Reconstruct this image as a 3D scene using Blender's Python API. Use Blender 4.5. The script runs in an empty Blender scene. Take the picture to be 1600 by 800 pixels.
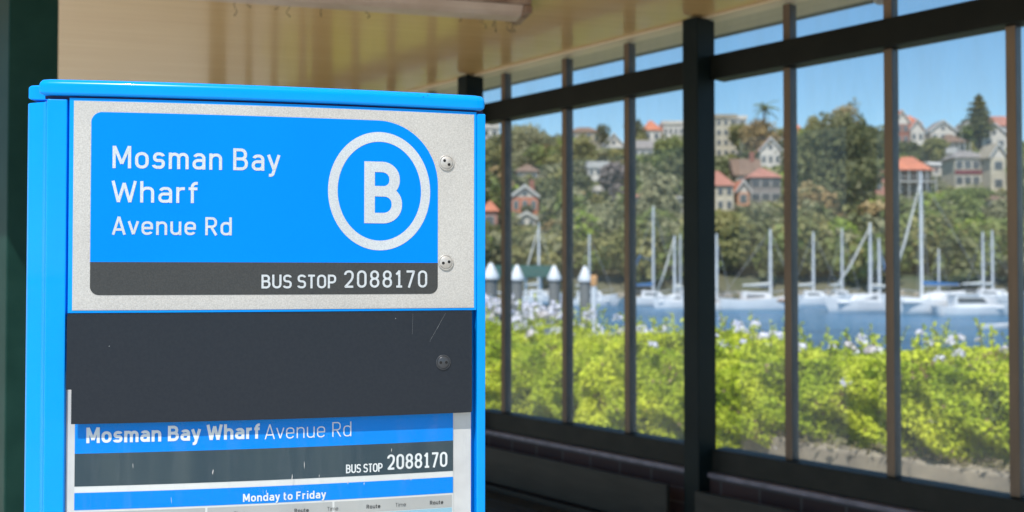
import bpy, math, random
import numpy as np
from mathutils import Vector, Matrix
random.seed(7); rng = np.random.default_rng(11)
S = bpy.context.scene
COL = S.collection
EYE = 1.55
F = 1500.0
R = math.radians

# ------------------------------------------------------------------ materials
def s2l(c):
    return tuple(((v/255)/12.92 if v/255 <= .04045 else ((v/255+.055)/1.055)**2.4) for v in c)
def newmat(name):
    m = bpy.data.materials.new(name); m.use_nodes = True
    nt = m.node_tree; b = nt.nodes['Principled BSDF']
    return m, nt, b
def noise_col(nt, c1, c2, scale, detail=4, coord='Object', stretch=None, lo=.35, hi=.65, rough=.55):
    tc = nt.nodes.new('ShaderNodeTexCoord'); n = nt.nodes.new('ShaderNodeTexNoise')
    n.inputs['Scale'].default_value = scale; n.inputs['Detail'].default_value = detail
    n.inputs['Roughness'].default_value = rough
    src = tc.outputs[coord]
    if stretch:
        mp = nt.nodes.new('ShaderNodeMapping'); mp.inputs['Scale'].default_value = stretch
        nt.links.new(src, mp.inputs['Vector']); src = mp.outputs[0]
    nt.links.new(src, n.inputs['Vector'])
    r = nt.nodes.new('ShaderNodeValToRGB')
    r.color_ramp.elements[0].position = lo; r.color_ramp.elements[1].position = hi
    r.color_ramp.elements[0].color = (*c1, 1); r.color_ramp.elements[1].color = (*c2, 1)
    nt.links.new(n.outputs['Fac'], r.inputs['Fac'])
    return r.outputs['Color'], n.outputs['Fac'], src
def add_bump(nt, b, fac, strength, dist):
    bp = nt.nodes.new('ShaderNodeBump'); bp.inputs['Strength'].default_value = strength
    bp.inputs['Distance'].default_value = dist
    nt.links.new(fac, bp.inputs['Height']); nt.links.new(bp.outputs[0], b.inputs['Normal'])
def mat(name, c, rough=.6, c2=None, scale=8, metal=0, spec=.5, bump=0, bd=.01, stretch=None, coat=0, detail=4, lo=.35, hi=.65):
    m, nt, b = newmat(name)
    if c2 is None: c2 = tuple(v*.86 for v in c)
    col, fac, _ = noise_col(nt, c, c2, scale, detail, stretch=stretch, lo=lo, hi=hi)
    nt.links.new(col, b.inputs['Base Color'])
    b.inputs['Roughness'].default_value = rough; b.inputs['Metallic'].default_value = metal
    b.inputs['Specular IOR Level'].default_value = spec
    b.inputs['Coat Weight'].default_value = coat; b.inputs['Coat Roughness'].default_value = .04
    if bump: add_bump(nt, b, fac, bump, bd)
    return m
def leafmat(name, c1, c2, scale=.6, trans=.3, c3=None):
    m, nt, b = newmat(name)
    col, fac, src = noise_col(nt, c1, c2, scale, 6, lo=.38, hi=.62)
    n2 = nt.nodes.new('ShaderNodeTexNoise'); n2.inputs['Scale'].default_value = scale*9
    nt.links.new(src, n2.inputs['Vector'])
    hs = nt.nodes.new('ShaderNodeHueSaturation')
    mr = nt.nodes.new('ShaderNodeMapRange'); mr.inputs[1].default_value = .3; mr.inputs[2].default_value = .7
    mr.inputs[3].default_value = .78; mr.inputs[4].default_value = 1.22
    nt.links.new(n2.outputs['Fac'], mr.inputs[0]); nt.links.new(mr.outputs[0], hs.inputs['Value'])
    nt.links.new(col, hs.inputs['Color'])
    b.inputs['Roughness'].default_value = .55; b.inputs['Specular IOR Level'].default_value = .25
    nt.links.new(hs.outputs[0], b.inputs['Base Color'])
    t = nt.nodes.new('ShaderNodeBsdfTranslucent'); nt.links.new(hs.outputs[0], t.inputs['Color'])
    mx = nt.nodes.new('ShaderNodeMixShader'); mx.inputs[0].default_value = trans
    nt.links.new(b.outputs[0], mx.inputs[1]); nt.links.new(t.outputs[0], mx.inputs[2])
    nt.links.new(mx.outputs[0], nt.nodes['Material Output'].inputs['Surface'])
    return m
M = {}
def speckle(name, a, b_, rough=.45, scale=620, bscale=.15):
    m, nt, b = newmat(name)
    tc = nt.nodes.new('ShaderNodeTexCoord')
    v = nt.nodes.new('ShaderNodeTexNoise'); v.inputs['Scale'].default_value = scale; v.inputs['Detail'].default_value = 2
    v.inputs['Roughness'].default_value = .7
    nt.links.new(tc.outputs['Object'], v.inputs['Vector'])
    r = nt.nodes.new('ShaderNodeValToRGB'); e = r.color_ramp.elements
    e[0].position = .36; e[1].position = .64; e[0].color = (*a, 1); e[1].color = (*b_, 1)
    nt.links.new(v.outputs['Fac'], r.inputs['Fac'])
    # faint broad weathering
    n2 = nt.nodes.new('ShaderNodeTexNoise'); n2.inputs['Scale'].default_value = 9; n2.inputs['Detail'].default_value = 5
    nt.links.new(tc.outputs['Object'], n2.inputs['Vector'])
    mr = nt.nodes.new('ShaderNodeMapRange'); mr.inputs[1].default_value = .3; mr.inputs[2].default_value = .7
    mr.inputs[3].default_value = .93; mr.inputs[4].default_value = 1.05
    nt.links.new(n2.outputs['Fac'], mr.inputs[0])
    mm = nt.nodes.new('ShaderNodeVectorMath'); mm.operation = 'SCALE'
    nt.links.new(r.outputs[0], mm.inputs[0]); nt.links.new(mr.outputs[0], mm.inputs['Scale'])
    nt.links.new(mm.outputs[0], b.inputs['Base Color'])
    b.inputs['Roughness'].default_value = rough
    add_bump(nt, b, v.outputs['Fac'], bscale, .0004)
    return m
M['silver'] = speckle('retroreflective_silver', (.455, .44, .41), (.60, .585, .55), scale=760, bscale=.08)
M['print_silver'] = speckle('retroreflective_letter', (.50, .54, .57), (.64, .68, .70), scale=760)
M['pblue'] = mat('panel_blue_film', (.0, .245, .99), .5, c2=(.0, .232, .96), scale=6, spec=.06)
M['pdark'] = speckle('panel_charcoal_film', (.035, .036, .036), (.05, .052, .05), .45)
M['fblue'] = mat('frame_blue_powdercoat', (.0, .33, .98), .2, c2=(.0, .32, .95), scale=30, coat=.22, spec=.12)
M['fblue2'] = mat('frame_blue_shade', (.0, .29, .9), .25, c2=(.0, .27, .86), scale=30, coat=.3)
M['sheet'] = mat('charcoal_powdercoat', (.013, .018, .027), .3, c2=(.017, .022, .031), scale=300, spec=.35, bump=.05, bd=.0005)
M['gap'] = mat('dark_gap', (.01, .02, .08), .7, scale=9)
M['steel'] = mat('screw_steel', (.60, .58, .54), .38, c2=(.5, .47, .43), scale=200, metal=.25)
M['hole'] = mat('screw_hole', (.01, .01, .01), .8)
M['dsteel'] = mat('screw_black', (.055, .06, .068), .32, scale=100)
M['frame_silver'] = mat('poster_frame_aluminium', (.68, .66, .64), .4, c2=(.58, .56, .55), scale=25)
M['paper'] = mat('poster_paper', (.78, .76, .73), .6, c2=(.7, .69, .67), scale=14)
M['ink_blue'] = mat('poster_blue_ink', (.0, .25, .82), .6, spec=.08, c2=(.0, .245, .8), scale=9)
M['ink_dark'] = mat('poster_slate_ink_reflections', (.022, .048, .066), .5, c2=(.042, .068, .08), scale=11, stretch=(3, 3, .3))  # slate ink with upright reflection streaks painted into its colour
M['ink_white'] = mat('poster_white_ink', (.85, .86, .86), .5)
M['ink_black'] = mat('poster_black_ink', (.03, .03, .03), .5)
M['cell_grey'] = mat('poster_grey_cell', (.48, .47, .45), .6)
M['cell_grey2'] = mat('poster_light_cell', (.6, .59, .57), .6)
M['cell_blue'] = mat('poster_pale_blue_cell', (.32, .56, .68), .6)
M['scratch'] = mat('scratch_bare', (.3, .31, .32), .5)

def glassmat(name, dust_lo, dust_hi, dustcol, gloss=.06, coord='Object', streak=(6, 6, 1.5), edge=None):
    m = bpy.data.materials.new(name); m.use_nodes = True; nt = m.node_tree; nt.nodes.clear()
    out = nt.nodes.new('ShaderNodeOutputMaterial')
    tr = nt.nodes.new('ShaderNodeBsdfTransparent'); tr.inputs[0].default_value = (.96, .98, .985, 1)
    gl = nt.nodes.new('ShaderNodeBsdfGlossy'); gl.inputs['Roughness'].default_value = .02
    df = nt.nodes.new('ShaderNodeBsdfDiffuse'); df.inputs[0].default_value = (*dustcol, 1)
    tl = nt.nodes.new('ShaderNodeBsdfTranslucent'); tl.inputs[0].default_value = (*dustcol, 1)
    dm = nt.nodes.new('ShaderNodeMixShader'); dm.inputs[0].default_value = .5
    nt.links.new(df.outputs[0], dm.inputs[1]); nt.links.new(tl.outputs[0], dm.inputs[2])
    lw = nt.nodes.new('ShaderNodeLayerWeight'); lw.inputs['Blend'].default_value = .5   # the same from both sides
    pw_ = nt.nodes.new('ShaderNodeMath'); pw_.operation = 'POWER'; pw_.inputs[1].default_value = 5
    nt.links.new(lw.outputs['Facing'], pw_.inputs[0])
    fr = nt.nodes.new('ShaderNodeMath'); fr.operation = 'MULTIPLY_ADD'; fr.inputs[1].default_value = .94; fr.inputs[2].default_value = gloss
    nt.links.new(pw_.outputs[0], fr.inputs[0])
    m1 = nt.nodes.new('ShaderNodeMixShader')
    nt.links.new(fr.outputs[0], m1.inputs[0]); nt.links.new(tr.outputs[0], m1.inputs[1]); nt.links.new(gl.outputs[0], m1.inputs[2])
    tc = nt.nodes.new('ShaderNodeTexCoord'); mp = nt.nodes.new('ShaderNodeMapping'); mp.inputs['Scale'].default_value = streak
    nt.links.new(tc.outputs[coord], mp.inputs[0])
    n = nt.nodes.new('ShaderNodeTexNoise'); n.inputs['Scale'].default_value = 1.0; n.inputs['Detail'].default_value = 8; n.inputs['Roughness'].default_value = .65
    nt.links.new(mp.outputs[0], n.inputs['Vector'])
    mr = nt.nodes.new('ShaderNodeMapRange'); mr.inputs[1].default_value = .35; mr.inputs[2].default_value = .75
    mr.inputs[3].default_value = dust_lo; mr.inputs[4].default_value = dust_hi
    nt.links.new(n.outputs['Fac'], mr.inputs[0])
    fac = mr.outputs[0]
    if edge:   # more grime towards the bottom of each pane
        z0, z1, amt = edge
        sp = nt.nodes.new('ShaderNodeSeparateXYZ'); nt.links.new(tc.outputs[coord], sp.inputs[0])
        m2r = nt.nodes.new('ShaderNodeMapRange'); m2r.inputs[1].default_value = z0; m2r.inputs[2].default_value = z1
        m2r.inputs[3].default_value = amt; m2r.inputs[4].default_value = 0
        nt.links.new(sp.outputs[2], m2r.inputs[0])
        ad = nt.nodes.new('ShaderNodeMath'); ad.operation = 'ADD'
        nt.links.new(fac, ad.inputs[0]); nt.links.new(m2r.outputs[0], ad.inputs[1]); fac = ad.outputs[0]
    m3 = nt.nodes.new('ShaderNodeMixShader'); nt.links.new(fac, m3.inputs[0])
    nt.links.new(m1.outputs[0], m3.inputs[1]); nt.links.new(dm.outputs[0], m3.inputs[2])
    nt.links.new(m3.outputs[0], out.inputs[0])
    return m
M['glass'] = glassmat('dusty_hazy_window_glass', .06, .19, (.62, .62, .58), gloss=.04, edge=(.8, .98, .12))  # pane dust, thickened to stand in for haze over the far slope
M['acrylic'] = glassmat('acrylic_scuffs_and_reflections', -.06, .09, (.6, .65, .7), gloss=.015, streak=(60, 60, 9))  # pale scuff streaks, also painted in for streaky reflections on the cover

# ------------------------------------------------------------------ mesh helpers
class MB:
    def __init__(s): s.v = []; s.f = []; s.mi = []
    def add(s, vs, fs, mi=0):
        o = len(s.v); s.v += [tuple(v) for v in vs]; s.f += [tuple(i+o for i in f) for f in fs]; s.mi += [mi]*len(fs)
    def box(s, x0, x1, y0, y1, z0, z1, T=None, mi=0):
        vs = [(x, y, z) for z in (z0, z1) for y in (y0, y1) for x in (x0, x1)]
        if T is not None: vs = [T @ Vector(v) for v in vs]
        s.add(vs, [(0, 2, 3, 1), (4, 5, 7, 6), (0, 1, 5, 4), (2, 6, 7, 3), (0, 4, 6, 2), (1, 3, 7, 5)], mi)
    def tube(s, pts, rad, n=8, mi=0, cap=True):
        pts = [Vector(p) for p in pts]
        if not isinstance(rad, (list, tuple)): rad = [rad]*len(pts)
        rings = []
        for i, p in enumerate(pts):
            d = (pts[min(i+1, len(pts)-1)]-pts[max(i-1, 0)]).normalized()
            a = d.cross(Vector((0, 0, 1)) if abs(d.z) < .9 else Vector((1, 0, 0))).normalized(); b = d.cross(a)
            rings.append([p+(a*math.cos(2*math.pi*k/n)+b*math.sin(2*math.pi*k/n))*rad[i] for k in range(n)])
        vs = [v for r_ in rings for v in r_]; fs = []
        for i in range(len(pts)-1):
            for k in range(n):
                k2 = (k+1) % n; fs.append((i*n+k, i*n+k2, (i+1)*n+k2, (i+1)*n+k))
        if cap: fs += [tuple(range(n))[::-1], tuple((len(pts)-1)*n+k for k in range(n))]
        s.add(vs, fs, mi)
    def lathe(s, prof, c=(0, 0, 0), n=20, mi=0):
        vs = []; fs = []
        for r_, z in prof:
            for k in range(n):
                a = 2*math.pi*k/n; vs.append((c[0]+r_*math.cos(a), c[1]+r_*math.sin(a), c[2]+z))
        for i in range(len(prof)-1):
            for k in range(n):
                k2 = (k+1) % n; fs.append((i*n+k, i*n+k2, (i+1)*n+k2, (i+1)*n+k))
        s.add(vs, fs, mi)
    def build(s, name, mats, parent=None, smooth=False, bevel=0, seg=2):
        me = bpy.data.meshes.new(name)
        off = Vector(parent.get('_o', (0, 0, 0))) if parent is not None else Vector((0, 0, 0))
        me.from_pydata([tuple(Vector(v)-off) for v in s.v], [], s.f)
        if not isinstance(mats, (list, tuple)): mats = [mats]
        for m in mats: me.materials.append(m)
        me.polygons.foreach_set('material_index', s.mi)
        if smooth:
            me.shade_smooth() if hasattr(me, 'shade_smooth') else None
            me.polygons.foreach_set('use_smooth', [True]*len(me.polygons))
        me.update()
        o = bpy.data.objects.new(name, me); COL.objects.link(o)
        if parent is not None:
            o.parent = parent
            if '_o' in parent: o['_o'] = tuple(off)
        if bevel:
            b = o.modifiers.new('b', 'BEVEL'); b.width = bevel; b.segments = seg; b.limit_method = 'ANGLE'; b.angle_limit = R(35)
        return o
def part_of_part(o, parent):      # sub-part keeps the same local frame
    o.parent = parent; return o
def thing(name, label, cat, loc=(0, 0, 0), rz=0, group=None):
    o = bpy.data.objects.new(name, None); COL.objects.link(o); o.location = loc; o.rotation_euler = (0, 0, rz)
    o.empty_display_size = .1
    o['label'] = label; o['category'] = cat
    if group: o['group'] = group
    return o
def world(o): o['_o'] = tuple(o.location); return o   # parts given in world coordinates
def tag(o, label, cat, group=None):
    o['label'] = label; o['category'] = cat
    if group: o['group'] = group
    return o
def struct(o): o['kind'] = 'structure'; return o

def quads_mesh(name, C, size, mats, parent=None, normal=None, nb=0.0, aspect=1.7, fold=0.25, mi=None):
    """many leaf-sized faces: C centres (n,3), each a bent diamond of two triangles"""
    n = len(C); C = np.asarray(C, float)
    d = rng.normal(size=(n, 3)); d /= np.linalg.norm(d, axis=1)[:, None]
    if normal is not None:
        nn = np.asarray(normal, float)
        nn = nn/np.maximum(np.linalg.norm(nn, axis=1)[:, None], 1e-6)
        q = nn*nb + d*(1-nb)
        q /= np.linalg.norm(q, axis=1)[:, None]
    else: q = d
    t = np.cross(q, rng.normal(size=(n, 3))); t /= np.linalg.norm(t, axis=1)[:, None]
    b = np.cross(q, t)
    sz = (size*rng.uniform(.6, 1.35, n))[:, None]
    v = np.empty((n, 4, 3))
    v[:, 0] = C - t*sz*aspect*.5; v[:, 2] = C + t*sz*aspect*.5
    v[:, 1] = C + b*sz*.5 + q*sz*fold; v[:, 3] = C - b*sz*.5 + q*sz*fold
    v = v.reshape(-1, 3)
    if parent is not None and '_o' in parent: v = v-np.array(parent['_o'][:])
    me = bpy.data.meshes.new(name)
    me.vertices.add(4*n); me.vertices.foreach_set('co', v.ravel())
    me.loops.add(6*n); idx = np.arange(n)[:, None]*4 + np.array([0, 1, 2, 0, 2, 3])[None]
    me.loops.foreach_set('vertex_index', idx.ravel().astype(np.int32))
    me.polygons.add(2*n); me.polygons.foreach_set('loop_start', (np.arange(2*n)*3).astype(np.int32))
    if not isinstance(mats, (list, tuple)): mats = [mats]
    for m in mats: me.materials.append(m)
    if mi is not None: me.polygons.foreach_set('material_index', np.repeat(mi, 2).astype(np.int32))
    me.update(calc_edges=True)
    o = bpy.data.objects.new(name, me); COL.objects.link(o)
    if parent is not None: o.parent = parent
    return o

# ------------------------------------------------------------------ the sign's curved face
T0 = R(7); KAP = R(10)/.4225
def PS(a, z, off=0.0):
    """point on the sign: a metres along the face, z relative to the eye, off in front of the face"""
    if a < 0: X = -.4567+a*math.cos(T0); Y = 1+a*math.sin(T0); t = T0
    else:
        t = T0+KAP*a
        X = -.4567+(math.sin(t)-math.sin(T0))/KAP; Y = 1+(math.cos(T0)-math.cos(t))/KAP
    return Vector((X+math.sin(t)*off, Y-math.cos(t)*off, EYE+z))
sign = thing('bus_stop_sign', 'bright blue curved bus stop totem with a silver name panel and framed timetable', 'bus stop sign',
             (-.26, 1.06, 0)); world(sign)
def sheet(name, m, a0, a1, top, bot, off, parent, n=64, th=0, extra=None):
    """strip between bot(a) and top(a) wrapped on the face"""
    As = sorted(set([a0+(a1-a0)*i/n for i in range(n+1)] + (extra or [])))
    ft = top if callable(top) else (lambda a: top); fb = bot if callable(bot) else (lambda a: bot)
    mb = MB(); vs = []; fs = []
    for a in As:
        vs += [PS(a, fb(a), off), PS(a, ft(a), off)]
    k = len(As)
    for i in range(k-1): fs.append((2*i, 2*i+2, 2*i+3, 2*i+1))
    if th:
        for a in As: vs += [PS(a, fb(a), off-th), PS(a, ft(a), off-th)]
        o = 2*k
        for i in range(k-1):
            fs.append((o+2*i+1, o+2*i+3, o+2*i+2, o+2*i))
            fs.append((2*i+1, 2*i+3, o+2*i+3, o+2*i+1)); fs.append((2*i, o+2*i, o+2*i+2, 2*i+2))
        fs.append((0, 1, o+1, o)); fs.append((2*k-2, o+2*k-2, o+2*k-1, 2*k-1))
    mb.add(vs, fs)
    return mb.build(name, m, parent)
def rr(a0, a1, z0, z1, tl=0, tr=0, br=0, bl=0, trz=None):
    trz = trz or tr
    def top(a):
        if tl and a < a0+tl: d = a0+tl-a; return z1-tl+math.sqrt(max(tl*tl-d*d, 0))
        if tr and a > a1-tr: d = (a-a1+tr)/tr; return z1-trz+trz*math.sqrt(max(1-d*d, 0))
        return z1
    def bot(a):
        if bl and a < a0+bl: d = a0+bl-a; return z0+bl-math.sqrt(max(bl*bl-d*d, 0))
        if br and a > a1-br: d = a-a1+br; return z0+br-math.sqrt(max(br*br-d*d, 0))
        return z0
    ex = []
    for rad, c, s in ((max(tl, bl), a0, 1), (max(br, 0), a1, -1), (tr, a1, -1)):
        if rad: ex += [c+s*rad*(1-math.cos(q*math.pi/2/14)) for q in range(15)]
    return top, bot, ex

# body: extruded plan outline, with a recess for the panels
def extrude_plan(outline, z0, z1, name, m, parent, bevel=0, seg=2):
    pts0 = [PS(a, z0, o) for a, o in outline]; pts1 = [PS(a, z1, o) for a, o in outline]; n = len(outline)
    mb = MB(); mb.add(pts0+pts1, [tuple(range(n))[::-1], tuple(range(n, 2*n))] + [(i, (i+1) % n, n+(i+1) % n, n+i) for i in range(n)])
    return mb.build(name, m, parent, bevel=bevel, seg=seg)
arc = lambda a0, a1, off, n=24: [(a0+(a1-a0)*i/n, off) for i in range(n+1)]
ZB = -EYE+.03
body = extrude_plan([(-.0068, -.012), (-.0068, .003), (-.0265, .003), (-.0335, -.0125), (-.0375, -.0175), (-.0545, -.026), (-.0575, -.03), (-.0575, -.075)]
                    + arc(.0, .43, -.075, 12) + [(.4362, -.06), (.4362, .003), (.4262, .003), (.4262, -.012)] + arc(.42, 0, -.012), ZB, .1835, 'body', M['fblue'], sign, bevel=.0012)
# cap with rolled front edge, a lower step behind it
def cap_loft(name, a0, a1, offs, zt, zb, rad, m, back):
    sec = []
    for i in range(7):
        t = math.pi/2*i/6; sec.append((offs-rad+rad*math.sin(t), zt-rad+rad*math.cos(t)))
    for i in range(4):
        t = math.pi/2*i/3; q = rad*.35; sec.append((offs-q+q*math.cos(t), zb+q-q*math.sin(t)))
    sec += [(back, zb), (back, zt)]
    n = 40; vs = []; fs = []; k = len(sec)
    As = [a0+(a1-a0)*i/n for i in range(n+1)]
    endr = [(0.0, .006), (.0012, .0028), (.004, .0008)]
    st = [(a0+d, ins) for d, ins in endr]+[(a, 0) for a in As[1:-1]]+[(a1-d, ins) for d, ins in endr[::-1]]
    for a, ins in st:
        for o, z in sec:
            zc = (zt+zb)/2; vs.append(PS(a, zc+(z-zc)*(1-ins/.012), o-ins if o > back+.01 else o))
    for i in range(len(st)-1):
        for j in range(k):
            j2 = (j+1) % k; fs.append((i*k+j, i*k+j2, (i+1)*k+j2, (i+1)*k+j))
    fs += [tuple(range(k))[::-1], tuple((len(st)-1)*k+j for j in range(k))]
    mb = MB(); mb.add(vs, fs)
    o = mb.build(name, m, sign, smooth=True)
    md = o.modifiers.new('w', 'WEIGHTED_NORMAL')
    return o
cap_loft('top_cap', -.0355, .4357, .0065, .2045, .187, .008, M['fblue'], -.02)
cap_loft('top_cap', -.0562, .43, -.0222, .2025, .1862, .003, M['fblue'], -.078)
sheet('cap_gap_shade', M['gap'], -.03, .434, .187, .1835, -.001, sign, 40)  # dark strip painted as the shade in the gap under the cap
# header tray and faces
tray = sheet('header_tray', M['fblue'], -.0045, .4254, .1848, -.0392, .003, sign, 64, th=.009)
face = sheet('name_panel', M['silver'], 0, .4225, .1818, -.0366, .0034, tray)
T_, B_, ex = rr(.0175, .3808, .0138, .1705, tl=.011, tr=.067, trz=.07)
bp = sheet('blue_field', M['pblue'], .0175, .3808, T_, B_, .0037, tray, extra=ex)
T_, B_, ex = rr(.0175, .3808, -.0207, .0138, bl=.009, br=.009)
dp = sheet('number_band', M['pdark'], .0175, .3808, T_, B_, .0037, tray, extra=ex)

# ------------------------------------------------------------------ stroke lettering
a_, b_ = .07, .93
G = {
 'M': (.62, [[(0,0),(0,1)],[(.62,0),(.62,1)],[(.015,.985),(.31,.2)],[(.605,.985),(.31,.2)]]),
 'o': (.42, [['c',(0,.67,.21),(.42,.67,.21),(.42,.07,.21),(0,.07,.21)]]),
 's': (.37, [[(.37,.57),(.34,.67,.13),(.02,.67,.15),(.02,.375,.12),(.37,.375,.12),(.37,.07,.15),(0,.07,.14),(-.02,.17)]]),
 'm': (.68, [[(0,0),(0,.74)],[(0,.38),(0,.67,.2),(.34,.67,.17),(.34,0)],[(.34,.42),(.34,.67,.2),(.68,.67,.17),(.68,0)]]),
 'n': (.4, [[(0,0),(0,.74)],[(0,.38),(0,.67,.22),(.4,.67,.18),(.4,0)]]),
 'h': (.4, [[(0,0),(0,1)],[(0,.38),(0,.67,.22),(.4,.67,.18),(.4,0)]]),
 'r': (.24, [[(0,0),(0,.74)],[(0,.38),(0,.67,.2),(.26,.67)]]),
 'a': (.4, [[(.03,.57),(.07,.67,.12),(.4,.67,.18),(.4,0)],[(.4,.41),(0,.41,.17),(0,.07,.16),(.4,.07,.18),(.4,.3)]]),
 'B': (.48, [[(0,0),(0,1)],[(0,.93),(.44,.93,.2),(.44,.52,.18),(0,.52)],[(.2,.52),(.48,.52,.2),(.48,.07,.22),(0,.07)]]),
 'y': (.44, [[(0,.74),(.235,.06)],[(.44,.74),(.17,-.2,.08),(.02,-.2)]]),
 'W': (.82, [[(0,1),(.2,.01)],[(.2,.01),(.41,.9)],[(.41,.9),(.62,.01)],[(.62,.01),(.82,1)]]),
 'f': (.27, [[(.31,.93),(.11,.93,.17),(.11,0)],[(-.03,.67),(.3,.67)]]),
 'A': (.54, [[(0,0),(.27,.98)],[(.54,0),(.27,.98)],[(.09,.28),(.45,.28)]]),
 'v': (.42, [[(0,.74),(.21,.03)],[(.42,.74),(.21,.03)]]),
 'e': (.42, [[(0,.37),(.42,.37),(.42,.67,.2),(0,.67,.2),(0,.07,.2),(.36,.07,.14),(.4,.16)]]),
 'u': (.4, [[(0,.74),(0,.07,.19),(.4,.07,.2),(.4,.5)],[(.4,.74),(.4,0)]]),
 'R': (.46, [[(0,0),(0,1)],[(0,.93),(.44,.93,.2),(.44,.47,.2),(0,.47)],[(.22,.47),(.47,0)]]),
 'd': (.42, [[(.42,0),(.42,1)],[(.42,.35),(.42,.67,.2),(0,.67,.2),(0,.07,.2),(.42,.07,.2),(.42,.35)]]),
 'U': (.5, [[(0,1),(0,.07,.24),(.5,.07,.24),(.5,1)]]),
 'S': (.44, [[(.44,.8),(.42,.93,.17),(0,.93,.18),(0,.52,.17),(.45,.5,.18),(.45,.07,.2),(.0,.07,.17),(-.02,.2)]]),
 'T': (.48, [[(0,.93),(.48,.93)],[(.24,.93),(.24,0)]]),
 'O': (.5, [['c',(0,.93,.24),(.5,.93,.24),(.5,.07,.24),(0,.07,.24)]]),
 'P': (.45, [[(0,0),(0,1)],[(0,.93),(.45,.93,.21),(.45,.43,.21),(0,.43)]]),
 '2': (.44, [[(0,.74),(.0,.93,.2),(.44,.93,.2),(.44,.52,.16),(.02,.07,.02),(.48,.07)]]),
 '0': (.44, [['c',(0,.93,.21),(.44,.93,.21),(.44,.07,.21),(0,.07,.21)]]),
 '8': (.44, [['c',(.02,.93,.2),(.42,.93,.2),(.42,.52,.19),(.02,.52,.19)],['c',(0,.52,.2),(.44,.52,.2),(.44,.07,.21),(0,.07,.21)]]),
 '1': (.3, [[(.0,.76),(.18,.95)],[(.18,1),(.18,.07)],[(0,.07),(.36,.07)]]),
 '7': (.44, [[(0,.93),(.45,.93,.01),(.14,0)]]),
 'F': (.42, [[(0,0),(0,1)],[(0,.93),(.43,.93)],[(0,.5),(.38,.5)]]),
 'i': (0, [[(0,0),(0,.74)],[(0,.88),(0,1.02)]]),
 't': (.26, [[(.08,.95),(.08,.07,.12),(.29,.07)],[(-.03,.67),(.27,.67)]]),
 'D': (.5, [[(0,0),(0,1)],[(0,.93),(.5,.93,.25),(.5,.07,.25),(0,.07)]]),
 ' ': (.04, []),
}
def round_path(p, closed):
    n = len(p); out = []
    for i, q in enumerate(p):
        x, y = q[0], q[1]; r_ = q[2] if len(q) > 2 else 0
        if r_ == 0 or (not closed and i in (0, n-1)): out.append((x, y)); continue
        a = p[i-1]; b = p[(i+1) % n]
        def lim(o):
            L = math.hypot(o[0]-x, o[1]-y); return L*(.5 if (closed or (o is not p[0] and o is not p[-1])) else .98), L
        la, La = lim(a); lb, Lb = lim(b)
        ra, rb = min(r_, la), min(r_, lb)
        A = (x+(a[0]-x)*ra/La, y+(a[1]-y)*ra/La); Bq = (x+(b[0]-x)*rb/Lb, y+(b[1]-y)*rb/Lb)
        for k in range(9):
            t = k/8; c0 = (A[0]+(x-A[0])*.56, A[1]+(y-A[1])*.56); c1 = (Bq[0]+(x-Bq[0])*.56, Bq[1]+(y-Bq[1])*.56)
            w = ((1-t)**3, 3*t*(1-t)**2, 3*t*t*(1-t), t**3)
            out.append(tuple(w[0]*A[j]+w[1]*c0[j]+w[2]*c1[j]+w[3]*Bq[j] for j in (0, 1)))
    res = [out[0]]
    for q in out[1:]:
        if math.hypot(q[0]-res[-1][0], q[1]-res[-1][1]) > 1e-5: res.append(q)
    if closed and math.hypot(res[0][0]-res[-1][0], res[0][1]-res[-1][1]) < 1e-5: res.pop()
    return res
def text(name, s, m, a0, a1, zb, cap, w, off, parent, gap=.13):
    """letters drawn as ribbons of width w*cap, spanning a0..a1 with their baseline at zb"""
    x = 0; items = []
    for i, ch in enumerate(s):
        wd, st = G[ch]
        if ch == ' ': x += .30; continue
        lead = {'f': .075, 'y': .05, 'v': .04, 'A': .03, 'W': .03, 'T': .04, 't': .03}.get(ch, 0)
        items.append((x-lead, st)); x += wd + w + gap - 2*lead
    tot = x-gap-w
    sx = ((a1-a0)-w*cap)/tot
    mb = MB(); lift = 0
    sq = [.93/.93]
    for x0, st in items:
        for p in st:
            closed = p[0] == 'c'; q = p[1:] if closed else p
            # keep strokes' outer extents right for any weight
            def fy(y):
                if abs(y-.07) < .001: return w/2
                if abs(y-.93) < .001: return 1-w/2
                if abs(y-.67) < .001: return .74-w/2
                return y
            q = [((x0+t[0])*sx, fy(t[1])*cap)+((t[2]*cap,) if len(t) > 2 else ()) for t in q]
            pts = round_path(q, closed); n = len(pts); L = []; h = w*cap/2
            for i in range(n):
                pa = pts[i-1] if (i or closed) else None; pb = pts[(i+1) % n] if (i < n-1 or closed) else None
                dirs = []
                for u, v in ((pa, pts[i]), (pts[i], pb)):
                    if u and v:
                        l = math.hypot(v[0]-u[0], v[1]-u[1]); dirs.append(((v[0]-u[0])/l, (v[1]-u[1])/l))
                if len(dirs) == 2:
                    nx, ny = -(dirs[0][1]+dirs[1][1]), dirs[0][0]+dirs[1][0]; l = math.hypot(nx, ny) or 1; nx /= l; ny /= l
                    c = max(.6, nx*-dirs[0][1]+ny*dirs[0][0]); k = h/c
                else: nx, ny = -dirs[0][1], dirs[0][0]; k = h
                L.append(((pts[i][0]+nx*k, pts[i][1]+ny*k), (pts[i][0]-nx*k, pts[i][1]-ny*k)))
            lift = (lift+1) % 5; o = off+lift*.00004
            vs = []
            for l, r_ in L: vs += [PS(a0+w*cap/2+l[0], zb+l[1], o), PS(a0+w*cap/2+r_[0], zb+r_[1], o)]
            fs = [(2*i, 2*i+1, (2*i+3) % (2*n), (2*i+2) % (2*n)) for i in range(n if closed else n-1)]
            mb.add(vs, fs)
    return mb.build(name, m, parent)
TO = .0040
text('lettering', 'Mosman Bay', M['print_silver'], .039, .2085, .1119, .0234, .135, TO, tray, gap=.15)
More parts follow.
